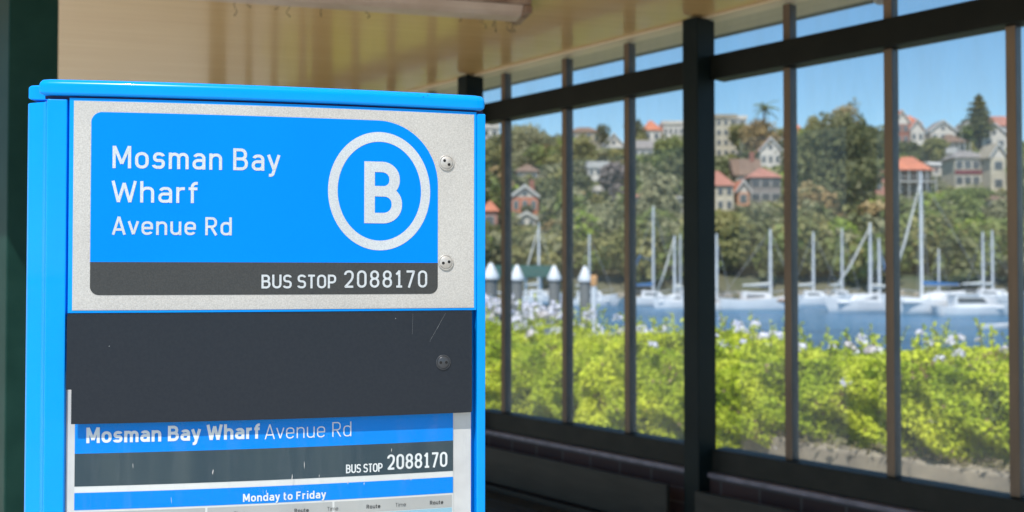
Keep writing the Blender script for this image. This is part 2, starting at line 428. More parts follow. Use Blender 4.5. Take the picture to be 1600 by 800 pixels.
text('lettering', 'Wharf', M['print_silver'], .039, .1232, .0762, .0225, .135, TO, tray)
text('lettering', 'Avenue Rd', M['print_silver'], .0395, .1597, .0423, .0192, .135, TO, tray, gap=.14)
text('lettering', 'BUS STOP', M['print_silver'], .1906, .2691, -.0142, .0148, .15, TO, tray, gap=.12)
text('lettering', '2088170', M['print_silver'], .2775, .3688, -.0137, .0190, .125, TO, tray, gap=.2)
text('emblem_letter', 'B', M['print_silver'], .2990, .3405, .0570, .0680, .17, TO, tray)
mb = MB(); n = 96; vs = []; fs = []
for i in range(n):
    t = 2*math.pi*i/n
    for rx, rz in ((.0560, .0652), (.0457, .0545)):
        vs.append(PS(.3160+rx*math.cos(t), .0925+rz*math.sin(t), TO))
for i in range(n): j = (i+1) % n; fs.append((2*i, 2*j, 2*j+1, 2*i+1))
mb.add(vs, fs); mb.build('emblem_ring', M['print_silver'], tray)

def screw(a, z, off, m, mh, ang, parent, rad=.0088):
    mb = MB(); c = PS(a, z, off); t = T0+KAP*a
    X = Vector((math.cos(t), math.sin(t), 0)); N = Vector((math.sin(t), -math.cos(t), 0)); Z = Vector((0, 0, 1))
    T = Matrix((X, Z, N)).transposed().to_4x4(); T.translation = c
    m0 = MB(); m0.lathe([(rad, 0), (rad, .0007), (rad*.95, .0012), (rad*.86, .0010), (rad*.84, .0004), (rad*.82, .0004), (rad*.80, .0013), (rad*.72, .0018), (0.0001, .0021)], n=28)
    m0.v = [tuple(T @ Vector(v)) for v in m0.v]
    o = m0.build('screw', m, parent, smooth=True)
    for s in (-1, 1):
        h = MB(); cx, cy = math.cos(ang)*rad*.38*s, math.sin(ang)*rad*.38*s
        h.lathe([(rad*.19, .0014), (rad*.19, .00212), (.0001, .00216)], (cx, cy, 0), 12)
        h.v = [tuple(T @ Vector(v)) for v in h.v]
        ho = h.build('screw_hole', mh, parent); ho.parent = o
        # screw sits in the same frame as the sign root
    return o
screw(.3906, .1262, .0036, M['steel'], M['hole'], R(-40), sign)
screw(.3900, .0143, .0036, M['steel'], M['hole'], R(12), sign)

# charcoal cover sheet hanging in front
As = [(-.004, .1)]; SO = .0082
T_, B_, ex = rr(-.0035, .419, -.1535, -.0412, tl=.002, tr=.002, br=.002, bl=.003)
cb = lambda a: (-.118 if a < .0015 else B_(a+.0045 if a < .004 else a))
cover = sheet('cover_plate', M['sheet'], -.0035, .419, T_, cb, SO, sign, extra=ex+[.00149, .00151], th=.0016)
m_ = sheet('cover_fold', M['sheet'], -.0035, .419, -.0398, -.0412, SO-.0008, sign, th=.0065)
screw(.3862, -.0968, SO+.0001, M['dsteel'], M['hole'], R(0), sign, rad=.0083)
mb = MB()
for (a1_, z1_, a2_, z2_, w_) in ((.3885, -.0425, .3708, -.0735, .00018), (.384, -.05, .379, -.060, .00015), (.352, -.0425, .3515, -.065, .0001)):
    mb = MB(); mb.add([PS(a1_, z1_, SO+.0003), PS(a1_+w_, z1_, SO+.0003), PS(a2_+w_, z2_, SO+.0003), PS(a2_, z2_, SO+.0003)], [(0, 3, 2, 1)]); mb.build('scratch', M['scratch'], sign)
for (a1_, z1_) in ((.0385, -.0735), (.333, -.0475)):
    mb = MB(); mb.add([PS(a1_+dx, z1_+dz, SO+.0003) for dx, dz in ((0, -.0006), (.0006, 0), (0, .0006), (-.0006, 0))], [(0, 1, 2, 3)]); mb.build('chip', M['scratch'], sign)

for a1_, z1_ in ((.3635, .1985), (.3685, .2005)):
    mb = MB(); mb.add([PS(a1_+dx, z1_+dz, .0068) for dx, dz in ((-.001, 0), (0, -.0005), (.0012, .0001), (.0002, .0005))], [(0, 1, 2, 3)]); mb.build('chip', M['gap'], sign)
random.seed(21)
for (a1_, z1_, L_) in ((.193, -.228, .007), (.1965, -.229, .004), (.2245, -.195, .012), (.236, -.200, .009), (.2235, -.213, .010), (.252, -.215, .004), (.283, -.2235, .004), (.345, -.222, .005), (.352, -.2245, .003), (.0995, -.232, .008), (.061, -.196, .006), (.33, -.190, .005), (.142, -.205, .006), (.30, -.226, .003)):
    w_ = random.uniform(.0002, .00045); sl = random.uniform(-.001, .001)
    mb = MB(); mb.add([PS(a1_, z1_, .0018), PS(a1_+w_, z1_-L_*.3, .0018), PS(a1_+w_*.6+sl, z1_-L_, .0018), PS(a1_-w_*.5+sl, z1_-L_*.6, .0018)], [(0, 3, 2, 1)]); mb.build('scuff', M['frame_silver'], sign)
# timetable
PF = -.0016
fr = sheet('timetable_frame', M['frame_silver'], -.0065, .4205, -.10, -.80, PF-.0006, sign, th=.004)
ps = sheet('timetable_sheet', M['paper'], .0023, .3997, -.13, -.78, PF+.0001, sign)
L1 = PF+.0004
sheet('title_band', M['ink_blue'], .0024, .3996, -.13, -.1856, L1, ps)
sheet('number_band', M['ink_dark'], .0024, .3996, -.1856, -.2195, L1, ps)
sheet('heading_band', M['ink_blue'], .0024, .3996, -.2262, -.2440, L1, ps)
L2 = L1+.0003
text('lettering', 'Mosman Bay Wharf', M['ink_white'], .0140, .1890, -.1748, .0162, .185, L2, ps, gap=.10)
text('lettering', 'Avenue Rd', M['ink_white'], .1950, .2862, -.1758, .0160, .075, L2, ps, gap=.14)
text('lettering', 'BUS STOP', M['ink_white'], .2806, .3204, -.2160, .0095, .15, L2, ps, gap=.10)
text('lettering', '2088170', M['ink_white'], .3255, .3930, -.2145, .0168, .14, L2, ps, gap=.15)
text('lettering', 'Monday to Friday', M['ink_white'], .1724, .2590, -.2416, .0085, .18, L2, ps, gap=.13)
cw = (.3996-.0024)/6
xs = [.0024+cw*i for i in range(7)]
for j in range(14):
    zt = -.2462-j*.0142
    for i in range(6):
        if i % 2 == 0:
            sheet('table_cell', M['cell_grey'] if j == 0 else (M['cell_blue'] if j % 2 else M['cell_grey2']), xs[i]+.0012, xs[i+2]-.0012, zt, zt-.0132, L1, ps, 10)
for c, tx in ((.0335, 'Time'), (.0965, 'Route'), (.169, 'Time'), (.2335, 'Route'), (.2665, 'Time'), (.3105, 'Route'), (.3405, 'Time'), (.3808, 'Route')):
    hw = .0058 if tx == 'Time' else .0075
    if c in (.0335, .0965, .169) : pass
    text('lettering', tx, M['ink_black'], c-hw, c+hw, -.2556, .0042, .16 if tx == 'Route' else .09, L2, ps, gap=.12)
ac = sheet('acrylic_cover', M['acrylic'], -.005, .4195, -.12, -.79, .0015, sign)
base = extrude_plan([(-.07, .03), (-.07, -.1)]+arc(0, .44, -.1, 8)+[(.45, -.1), (.45, .03)]+arc(.44, 0, .03, 8), -EYE+.004, -EYE+.03, 'base_plate', M['dsteel'], sign, bevel=.003)

# ------------------------------------------------------------------ shelter (axes: N out through the glass, U along it)
nv = Vector((.7545, .6564, 0)); dv = Vector((-.6564, .7545, 0))
SH = Matrix((nv, dv, (0, 0, 1))).transposed().to_4x4()     # local (n,u,z) -> world
H = 2.657
M['green'] = mat('shelter_dark_green_paint', (.004, .010, .011), .5, c2=(.007, .014, .015), spec=.2, scale=5, bump=.1, bd=.002)
M['postgreen'] = mat('shelter_green_paint', (.009, .040, .032), .5, c2=(.014, .052, .042), spec=.1, scale=7, bump=.15, bd=.002)
M['beam'] = mat('shelter_beam_paint', (.006, .008, .007), .5, c2=(.010, .012, .010), spec=.2, scale=6, stretch=(1, 1, 1), bump=.1, bd=.002)
M['rail'] = mat('shelter_rail_paint', (.014, .016, .014), .5, c2=(.022, .023, .02), spec=.2, scale=9, bump=.15, bd=.002)
M['mull'] = mat('mullion_brown_timber', (.20, .135, .085), .55, c2=(.13, .09, .06), scale=14, stretch=(1, 1, .15), bump=.1, bd=.002)
M['green2'] = mat('mullion_side_paint', (.05, .06, .072), .4, c2=(.08, .09, .105), scale=9)  # narrow sides of each mullion, darker and bluer than its face
M['ledge'] = mat('ledge_grey_paint', (.22, .20, .24), .5, c2=(.14, .13, .16), scale=18)
M['fascia'] = mat('fascia_dark_paint', (.03, .04, .038), .5, scale=5)
def boards(name, c1, c2, width, rot, rough, seam=.03, coat=0):
    m, nt, b = newmat(name)
    tc = nt.nodes.new('ShaderNodeTexCoord'); mp = nt.nodes.new('ShaderNodeMapping'); mp.inputs['Rotation'].default_value = (0, 0, rot)
    nt.links.new(tc.outputs['Object'], mp.inputs[0])
    sp = nt.nodes.new('ShaderNodeSeparateXYZ'); nt.links.new(mp.outputs[0], sp.inputs[0])
    dvn = nt.nodes.new('ShaderNodeMath'); dvn.operation = 'DIVIDE'; dvn.inputs[1].default_value = width
    nt.links.new(sp.outputs[1], dvn.inputs[0])
    frn = nt.nodes.new('ShaderNodeMath'); frn.operation = 'FRACT'; nt.links.new(dvn.outputs[0], frn.inputs[0])
    fl = nt.nodes.new('ShaderNodeMath'); fl.operation = 'FLOOR'; nt.links.new(dvn.outputs[0], fl.inputs[0])
    wn = nt.nodes.new('ShaderNodeTexWhiteNoise'); wn.noise_dimensions = '1D'; nt.links.new(fl.outputs[0], wn.inputs['W'])
    n = nt.nodes.new('ShaderNodeTexNoise'); n.inputs['Scale'].default_value = 2.2; n.inputs['Detail'].default_value = 6
    mp2 = nt.nodes.new('ShaderNodeMapping'); mp2.inputs['Scale'].default_value = (1, 9, 1); nt.links.new(mp.outputs[0], mp2.inputs[0]); nt.links.new(mp2.outputs[0], n.inputs['Vector'])
    ad = nt.nodes.new('ShaderNodeMath'); ad.operation = 'MULTIPLY_ADD'; ad.inputs[1].default_value = .35
    nt.links.new(wn.outputs['Value'], ad.inputs[0]); nt.links.new(n.outputs['Fac'], ad.inputs[2])
    r = nt.nodes.new('ShaderNodeValToRGB'); e = r.color_ramp.elements
    e[0].position = .35; e[1].position = .95; e[0].color = (*c1, 1); e[1].color = (*c2, 1); nt.links.new(ad.outputs[0], r.inputs[0])
    gt = nt.nodes.new('ShaderNodeMath'); gt.operation = 'GREATER_THAN'; gt.inputs[1].default_value = seam; nt.links.new(frn.outputs[0], gt.inputs[0])
    mx = nt.nodes.new('ShaderNodeMix'); mx.data_type = 'RGBA'; mx.inputs['A'].default_value = (*[v*.75 for v in c1], 1)
    nt.links.new(gt.outputs[0], mx.inputs['Factor']); nt.links.new(r.outputs[0], mx.inputs['B'])
    nt.links.new(mx.outputs['Result'], b.inputs['Base Color']); b.inputs['Roughness'].default_value = rough
    b.inputs['Coat Weight'].default_value = coat; b.inputs['Coat Roughness'].default_value = .12
    # cupped boards + seam
    pw = nt.nodes.new('ShaderNodeMath'); pw.operation = 'PINGPONG'; pw.inputs[1].default_value = .5; nt.links.new(frn.outputs[0], pw.inputs[0])
    a2 = nt.nodes.new('ShaderNodeMath'); a2.operation = 'MULTIPLY_ADD'; a2.inputs[1].default_value = 3.0
    nt.links.new(wn.outputs['Value'], a2.inputs[2]); nt.links.new(pw.outputs[0], a2.inputs[0])
    mn = nt.nodes.new('ShaderNodeMath'); mn.operation = 'MINIMUM'; mn.inputs[1].default_value = 1; nt.links.new(a2.outputs[0], mn.inputs[0])
    add_bump(nt, b, mn.outputs[0], .08, .0012)
    return m
M['ceil'] = boards('ceiling_varnished_boards', (.68, .43, .165), (.74, .50, .215), .085, R(-15), .36, coat=.5)
M['soffit'] = boards('soffit_boards', (.74, .62, .42), (.8, .69, .5), .09, R(49)-math.pi/2*0, .45)
def brickmat(name, c1, c2, mortar, scale, rough=.8, coord='Object', rot=0):
    m, nt, b = newmat(name)
    tc = nt.nodes.new('ShaderNodeTexCoord'); mp = nt.nodes.new('ShaderNodeMapping'); mp.inputs['Rotation'].default_value = (math.pi/2, 0, rot)
    nt.links.new(tc.outputs[coord], mp.inputs[0])
    br = nt.nodes.new('ShaderNodeTexBrick'); br.inputs['Scale'].default_value = scale
    br.inputs['Color1'].default_value = (*c1, 1); br.inputs['Color2'].default_value = (*c2, 1); br.inputs['Mortar'].default_value = (*mortar, 1)
    br.inputs['Mortar Size'].default_value = .015
    nt.links.new(mp.outputs[0], br.inputs[0]); nt.links.new(br.outputs[0], b.inputs['Base Color']); b.inputs['Roughness'].default_value = rough
    return m
M['brick'] = brickmat('shelter_brick', (.06, .032, .03), (.04, .022, .022), (.08, .07, .07), 4)

sh = thing('bus_shelter', 'timber waiting shelter with dark green posts, tall dusty window panes and a varnished board ceiling', 'bus shelter')
def shbox(name, m, n0, n1, u0, u1, z0, z1, bevel=.002, parent=None):
    mb = MB(); mb.box(n0, n1, u0, u1, z0, z1, SH); return mb.build(name, m, parent or sh, bevel=bevel)
U0, U1 = -1.6, 9.2
shbox('roof', M['fascia'], .22, 3.68, U0-.3, U1+.3, H+.02, H+.16)
shbox('ceiling', M['ceil'], .25, 3.33, U0-.25, U1+.25, H, H+.018, 0)
shbox('soffit', M['soffit'], 3.334, 3.60, U0-.25, U1+.25, H-.003, H+.018, 0)
shbox('trim', M['soffit'], 3.30, 3.332, U0-.2, U1+.2, H-.012, H-.001, .001)
shbox('gutter', M['fascia'], 3.602, 3.665, U0-.3, U1+.3, H+.0, H+.019)
posts = [(.83, .91), (2.53, 2.61), (4.10, 4.18), (5.72, 5.80), (7.4, 7.48)]
for a, b in posts: shbox('post', M['green'], 3.237, 3.358, a, b, 0, H-.013, .004)
LP_U = (1.54*.6564+2.92*.7545)
shbox('post', M['postgreen'], .757, .900, LP_U, LP_U+.143, 0, H-.001, .004)
shbox('post', M['postgreen'], .757, .900, -1.2, -1.06, 0, H-.001, .004)
for z0, z1, nm, mm, nf in ((2.387, 2.49, 'beam', M['beam'], 3.325), (.718, .812, 'bottom_rail', M['rail'], 3.325)):
    us = [U0]+[v for p in posts for v in p]+[U1]
    for i in range(0, len(us), 2): shbox(nm, mm, nf, 3.42, us[i]+.001, us[i+1]-.001, z0, z1, .003)
def mull(u, z0, z1):
    mb = MB(); mb.box(3.362, 3.412, u-.0165, u+.0165, z0, z1, SH); mb.mi = [0, 0, 1, 1, 0, 0]
    mb.build('mullion', [M['mull'], M['green2']], sh, bevel=.002)
mus = [.46, 1.32, 1.752, 2.18, 3.045, 3.466, 3.94, 4.62, 5.05, 5.48, 6.2, 6.63, 7.06, -.0, -.43]
mus = sorted(mus)
for u in mus:
    mull(u, .813, 2.386); mull(u, 2.491, H-.013)
edges = sorted([(u-.0175, u+.0175) for u in mus]+[(a-.0, b+.0) for a, b in posts if a > -1])
for (a, b), (c, d) in zip(edges[:-1], edges[1:]):
    for z0, z1 in ((.8125, 2.3865), (2.4905, H-.012)):
        mb = MB(); T = SH
        mb.add([T @ Vector(v) for v in ((3.385, b-.03, z0), (3.385, c+.03, z0), (3.385, c+.03, z1), (3.385, b-.03, z1))], [(0, 1, 2, 3)])
        mb.build('window_pane', M['glass'], sh)
shbox('low_wall', M['brick'], 3.31, 3.45, U0, U1, 0, .694, 0)
shbox('ledge', M['ledge'], 3.295, 3.47, U0, U1, .695, .7165, .004)

# benches with slatted backs
def bench(u0, u1, label):
    c = SH @ Vector((2.9, (u0+u1)/2, 0)); t = world(thing('bench', label, 'bench', tuple(c)))
    for z0 in (.485, .29):
        mb = MB(); mb.box(3.17, 3.195, u0, u1, z0, z0+.178, SH); mb.build('back_board', M['bench'], t, bevel=.004)
    for k in range(3):
        mb = MB(); mb.box(2.78+k*.125, 2.895+k*.125, u0, u1, .42, .45, SH); mb.build('seat_board', M['bench'], t, bevel=.004)
    for u in (u0+.12, u1-.12):
        mb = MB(); mb.box(2.8, 2.86, u-.03, u+.03, 0, .419, SH); mb.build('leg', M['bench'], t, bevel=.003)
        mb = MB(); mb.box(3.196, 3.236, u-.03, u+.03, 0, .65, SH); mb.build('leg', M['bench'], t, bevel=.003)
        mb = MB(); mb.box(2.861, 3.195, u-.02, u+.02, .36, .418, SH); mb.build('seat_rail', M['bench'], t)
M['bench'] = mat('bench_dark_timber', (.024, .025, .022), .5, c2=(.034, .034, .03), spec=.25, scale=6, stretch=(1, 1, 5), bump=.1, bd=.002)
bench(2.65, 5.6, 'dark timber bench under the windows left of the middle shelter post')
bench(.3, 2.5, 'dark timber bench under the windows right of the middle shelter post')

# fluorescent batten
ev = Vector((math.cos(R(14.5)), math.sin(R(14.5)), 0)); evn = Vector((-ev.y, ev.x, 0))
FT = Matrix((ev, evn, (0, 0, 1))).transposed().to_4x4(); FT.translation = Vector((.03, 3.99, 0))
M['batten'] = mat('batten_aged_enamel', (.42, .30, .22), .5, c2=(.20, .12, .08), scale=9, lo=.42, hi=.68)
M['diffuser'] = mat('batten_diffuser', (.66, .54, .45), .35, c2=(.50, .38, .30), scale=5)
M['web'] = mat('cobweb_grey', (.12, .10, .08), .9)
fl = world(thing('batten_light', 'long grimy fluorescent batten light with cobwebs on the board ceiling', 'ceiling light', tuple(FT @ Vector((-.7, -.1, H)))))
mb = MB(); mb.box(-1.45, 0, -.20, 0, H-.03, H-.002, FT); mb.build('housing', M['batten'], fl, bevel=.006)
mb = MB()
sec = [(-.185, H-.031), (-.17, H-.055), (-.14, H-.066), (-.06, H-.066), (-.03, H-.055), (-.015, H-.031)]
vs = [FT @ Vector((x, y, z)) for x in (-1.43, -.03) for y, z in sec]; k = len(sec)
mb.add(vs, [(i, i+1, k+i+1, k+i) for i in range(k-1)]+[tuple(range(k))[::-1], tuple(range(k, 2*k))]); mb.build('diffuser', M['diffuser'], fl, bevel=.003)
mb = MB(); mb.box(-.03, .004, -.195, -.005, H-.064, H-.031, FT); mb.build('end_cap', M['batten'], fl, bevel=.006)
for k in range(16):
    mb = MB()
    x = -abs(random.gauss(0, .16)) if k % 3 else random.uniform(-1.2, -.5); y = -.01+random.uniform(-.03, .01); z = H-.045; L = random.uniform(.015, .06)
    p = [FT @ Vector((x+random.gauss(0, .006), y+random.gauss(0, .006), z-L*j/3)) for j in range(4)]
    mb.tube(p, [.0022, .0014, .0014, .0024], 5)
    mb.build('cobweb', M['web'], fl)
# eave lamp outside
EX = SH @ Vector((3.56, 0, 0))
def inray(px, n):   # point on plane N=n seen at pixel column px
    r_ = Vector(((px-800)/F, 1, 0)); t = n/(r_.dot(nv)); return r_*t
M['lampw'] = mat('lamp_white', (.7, .68, .64), .4)
p = SH @ Vector((3.53, 1.86, 0)); el = world(thing('eave_lamp', 'small round white bulkhead lamp under the outer eave', 'lamp', (p.x, p.y, H-.004)))
mb = MB(); mb.lathe([(.04, 0), (.045, -.012), (.043, -.02), (.035, -.022)], (p.x, p.y, H-.004), 20); mb.build('base', M['lampw'], el, smooth=True)
mb = MB(); mb.lathe([(.035, -.021), (.033, -.035), (.02, -.045), (.0001, -.048)], (p.x, p.y, H-.004), 20); mb.build('lens', M['lampw'], el, smooth=True)

# ------------------------------------------------------------------ ground and near planting
M['pave'] = mat('paving_concrete', (.62, .57, .48), .85, c2=(.50, .46, .39), scale=3, bump=.2, bd=.01, detail=8)
M['dirt'] = mat('dry_ground', (.48, .43, .33), .95, c2=(.32, .29, .21), scale=2.2, bump=.4, bd=.05, detail=10)
def land():
    mb = MB(); T = SH; n1 = 10.9
    mb.add([T @ Vector(v) for v in ((-160, -200, 0), (n1, -200, 0), (n1, 200, 0), (-160, 200, 0), (n1, -200, -3), (n1, 200, -3))],
           [(0, 1, 2, 3), (1, 4, 5, 2)])
    return struct(mb.build('ground', M['dirt']))
land()
mb = MB(); mb.add([SH @ Vector(v) for v in ((-8, -14, .004), (3.9, -14, .004), (3.9, 14, .004), (-8, 14, .004))], [(0, 1, 2, 3)]); struct(mb.build('pavement', M['pave']))

# sandstone kerb wall
M['stone'] = mat('weathered_sandstone', (.42, .36, .27), .95, c2=(.24, .21, .17), scale=4, bump=.6, bd=.03, detail=10, lo=.3, hi=.7)
mb = MB(); u = .5
while u < 14:
    w_ = random.uniform(.5, 1.5); h_ = .19+random.uniform(-.03, .03)
    mb.box(6.95+random.uniform(-.02, .02), 7.4, u, u+w_+.01, .0, h_, SH); u += w_
tag(mb.build('stone_edging', M['stone'], bevel=.02, seg=2), 'low rough sandstone edging wall at the foot of the flowering hedge', 'stone wall')
# dry litter between shelter and hedge
n = 5000; P = np.stack([rng.uniform(4.5, 6.95, n), rng.uniform(0, 9, n), rng.uniform(.005, .03, n)], 1)
SHn = np.array(SH.to_3x3()); Pw = P @ SHn.T
P2 = np.stack([rng.uniform(6.9, 7.5, 2600), rng.uniform(0, 9, 2600), rng.uniform(.19, .25, 2600)], 1); P = np.concatenate([P, P2]); Pw = P @ SHn.T
M['litter'] = leafmat('dry_grass', (.30, .25, .14), (.16, .17, .07), 3, .2)
o = quads_mesh('dry_grass', Pw, .035, M['litter']); o['kind'] = 'stuff'; o['label'] = 'dry grass and leaf litter on the ground before the hedge'; o['category'] = 'grass'

# hedge
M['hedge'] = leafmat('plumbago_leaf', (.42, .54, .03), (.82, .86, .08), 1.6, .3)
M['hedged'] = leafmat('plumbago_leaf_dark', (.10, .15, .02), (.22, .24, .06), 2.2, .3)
M['dead'] = leafmat('plumbago_dry_leaf', (.25, .15, .07), (.38, .28, .16), 2.2, .2)
M['petal'] = mat('plumbago_petal', (.68, .68, .84), .6, c2=(.82, .80, .85), scale=9)
M['petalw'] = mat('plumbago_petal_pale', (.72, .66, .67), .6, c2=(.6, .55, .56), scale=9)
M['twig'] = mat('hedge_twig', (.12, .08, .05), .9)
hedge = world(thing('flowering_hedge', 'bright green leafy hedge with pale blue and white flower heads beside the water', 'hedge', tuple(SH @ Vector((9.3, 7, 0)))))
def hedge_h(u, n):
    f = np.clip((n-7.15)/.35, 0, 1)**.5
    nz = .07*np.sin(u*2.1+.7)+.05*np.sin(u*5.3+n*3)+.035*np.sin(u*11+n*6)+.03*np.sin(n*9+u*3)
    lowr = np.clip((3.9-u)/4, 0, .3)*-.15 + .04*np.clip((u-8)/3, 0, 1)
    return (.83+nz*.8+lowr)*f+.02*(1-f)
nL = 270000
u = rng.uniform(1.2, 13.5, nL); nn = 7.15+rng.uniform(0, 1, nL)**1.3*1.85
hh = hedge_h(u, nn)
fr_ = rng.uniform(0, 1, nL) < .5
bul = .07*np.sin(u*4.1)+.06*np.sin(u*9.7+2)
bul2 = bul+.09*np.sin(u*17+3)
zf = rng.uniform(0, 1, nL); zf = np.where(u > 4.2, zf*.97+.03, zf*.87+.13)
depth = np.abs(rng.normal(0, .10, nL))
vb = .05*np.sin(zf*9+u*5)+.045*np.sin(zf*17-u*11)
N_ = np.where(fr_, 7.26-bul2*.6-vb+depth-.25*np.sin(zf*2.8)+.0, nn)
Z_ = np.where(fr_, zf*(.83+.06*np.sin(u*2.1)), hh-depth*.8)
nrm = np.where(fr_[:, None], np.stack([-np.ones(nL), np.zeros(nL), .5*np.ones(nL)], 1), np.stack([-.3*np.ones(nL), np.zeros(nL), np.ones(nL)], 1))
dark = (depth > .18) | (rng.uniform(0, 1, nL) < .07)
N_ = np.where(fr_, N_-.5*np.clip((u-4.2)/1.5, 0, 1)*np.clip(1.1-zf, 0, 1), N_)
W = np.stack([N_, u, Z_], 1) @ SHn.T
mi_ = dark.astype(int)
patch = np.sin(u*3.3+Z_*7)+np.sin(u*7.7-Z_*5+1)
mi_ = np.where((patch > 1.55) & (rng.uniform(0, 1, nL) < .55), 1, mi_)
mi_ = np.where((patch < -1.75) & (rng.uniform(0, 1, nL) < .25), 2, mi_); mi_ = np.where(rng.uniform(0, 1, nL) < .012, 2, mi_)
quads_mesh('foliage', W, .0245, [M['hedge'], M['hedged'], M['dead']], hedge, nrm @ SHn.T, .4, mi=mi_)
# inner mass so that no light leaks through
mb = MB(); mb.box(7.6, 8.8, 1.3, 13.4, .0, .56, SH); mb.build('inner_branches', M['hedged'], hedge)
# sprigs above the top
C = []; mb = MB()
for i in range(420):
    uu = random.uniform(1.5, 13); n_ = random.uniform(7.4, 9.0); z_ = float(hedge_h(np.array(uu), np.array(n_)))
    L = random.uniform(.06, .26)*(1.5 if uu > 8.3 else 1); lx = random.gauss(0, .06); ly = random.gauss(0, .06)
    pts = [SH @ Vector((n_+lx*t, uu+ly*t, z_+L*t)) for t in (0, .5, 1)]
    mb.tube(pts, .003, 4, cap=False)
    for t in np.linspace(.1, 1, 9): C.append(SH @ Vector((n_+lx*t+random.gauss(0, .014), uu+ly*t+random.gauss(0, .014), z_+L*t)))
mb.build('twigs', M['twig'], hedge)
quads_mesh('sprig_leaves', np.array([tuple(c) for c in C]), .03, [M['hedge']], hedge)
# flower heads
def cluster_mesh(mm):
    n = 46; d = rng.normal(size=(n, 3)); d /= np.linalg.norm(d, axis=1)[:, None]; d[:, 2] = np.abs(d[:, 2])*.8
    o = quads_mesh('flower_head', d*.052*rng.uniform(.7, 1.15, n)[:, None], .030, [mm], None, d, .75, aspect=1.1, fold=-.1)
    me = o.data; bpy.data.objects.remove(o); return me
protos = [cluster_mesh(M['petal']), cluster_mesh(M['petalw']), cluster_mesh(M['petal']), cluster_mesh(M['petalw'])]
spots = []
for i in range(290):
    if i < 60 or 100 < i < 260: uu = random.triangular(7.6, 12.8, 10.4); sc_ = random.uniform(.45, 1.7)
    else: uu = random.uniform(2.6, 8); sc_ = random.uniform(.4, 1.25)
    n_ = random.uniform(7.6, 8.95); z_ = float(hedge_h(np.array(uu), np.array(n_)))+random.uniform(-.05, .07)+(random.uniform(0, .30) if uu > 8 else random.uniform(0, .10))
    spots.append((n_, uu, z_, sc_))
for (px, py) in ((917, 605), (1322, 598), (1460, 660), (835, 612), (1360, 548), (1215, 700), (1155, 600), (1020, 540)):
    q = inray(px, 7.0); spots.insert(0, (7.0, q.dot(dv), EYE-(py-430)/F*q.y, 1.0))
pos = [(SH @ Vector(s[:3]), s[3]) for s in spots]
for i, (q, s_) in enumerate(pos[:98]):
    o = bpy.data.objects.new('flower_head', protos[i % 4]); COL.objects.link(o); o.parent = hedge
    o.location = q-hedge.location; o.scale = (s_,)*3; o.rotation_euler = (random.uniform(-.5, .5), random.uniform(-.5, .5), random.uniform(0, 6))
C = []; Nn = []
for q, s_ in pos[98:]:
    d = rng.normal(size=(40, 3)); d /= np.linalg.norm(d, axis=1)[:, None]; d[:, 2] = np.abs(d[:, 2])
    C.append(np.array(q)+d*.05*s_); Nn.append(d)
o = quads_mesh('flower_heads', np.concatenate(C), .03, [M['petal']], hedge, np.concatenate(Nn), .7, aspect=1.1); o['kind'] = 'stuff'

# ------------------------------------------------------------------ water and far shore
WZ = -1.35
def watermat():
    m, nt, b = newmat('harbour_water')
    b.inputs['Base Color'].default_value = (.035, .135, .25, 1); b.inputs['Roughness'].default_value = .2
    b.inputs['Specular IOR Level'].default_value = .2
    tc = nt.nodes.new('ShaderNodeTexCoord'); n = nt.nodes.new('ShaderNodeTexNoise'); n.inputs['Scale'].default_value = 1.6; n.inputs['Detail'].default_value = 6
    mp = nt.nodes.new('ShaderNodeMapping'); mp.inputs['Scale'].default_value = (.5, 1, 1); nt.links.new(tc.outputs['Object'], mp.inputs[0])
    nt.links.new(mp.outputs[0], n.inputs['Vector']); add_bump(nt, b, n.outputs['Fac'], 1.0, .5)
    n2 = nt.nodes.new('ShaderNodeTexNoise'); n2.inputs['Scale'].default_value = .35; n2.inputs['Detail'].default_value = 7
    mp3 = nt.nodes.new('ShaderNodeMapping'); mp3.inputs['Scale'].default_value = (.25, 1, 1); nt.links.new(tc.outputs['Object'], mp3.inputs[0]); nt.links.new(mp3.outputs[0], n2.inputs[0])
    r = nt.nodes.new('ShaderNodeValToRGB'); r.color_ramp.elements[0].color = (.02, .105, .205, 1); r.color_ramp.elements[1].color = (.075, .215, .36, 1)
    r.color_ramp.elements[0].position = .35; r.color_ramp.elements[1].position = .65
    nt.links.new(n2.outputs['Fac'], r.inputs[0]); nt.links.new(r.outputs[0], b.inputs['Base Color'])
    return m
mb = MB(); mb.add([(-3000, -3000, WZ), (3000, -3000, WZ), (3000, 3000, WZ), (-3000, 3000, WZ)], [(0, 1, 2, 3)]); struct(mb.build('water', watermat()))
def ter(X, Y):
    sh_ = 119+4*math.sin(X*.045)+3*math.sin(X*.11+1)
    t = (Y-sh_)/142
    if t < 0: h = -1.5*min(1, -t*12)
    elif t < 1: h = 35.5*(t**.92)+1.2
    else: h = 36.7+2*math.sin(X*.02)
    h += (1.3*math.sin(X*.07+Y*.03)+.9*math.sin(X*.16-Y*.09)) * max(0, min(1, t*3))
    return WZ+h
M['hill'] = mat('hillside_scrub', (.06, .075, .03), .95, c2=(.16, .14, .09), scale=.09, detail=10)
gx = np.linspace(-160, 260, 106); gy = np.concatenate([np.linspace(108, 275, 84), np.linspace(290, 700, 10)])
mb = MB(); vs = [(x, y, ter(x, y)-(0 if y < 280 else (y-280)*.03)) for y in gy for x in gx]; nx = len(gx)
mb.add(vs, [(j*nx+i, j*nx+i+1, (j+1)*nx+i+1, (j+1)*nx+i) for j in range(len(gy)-1) for i in range(nx-1)])
struct(mb.build('hillside', M['hill'], smooth=True))
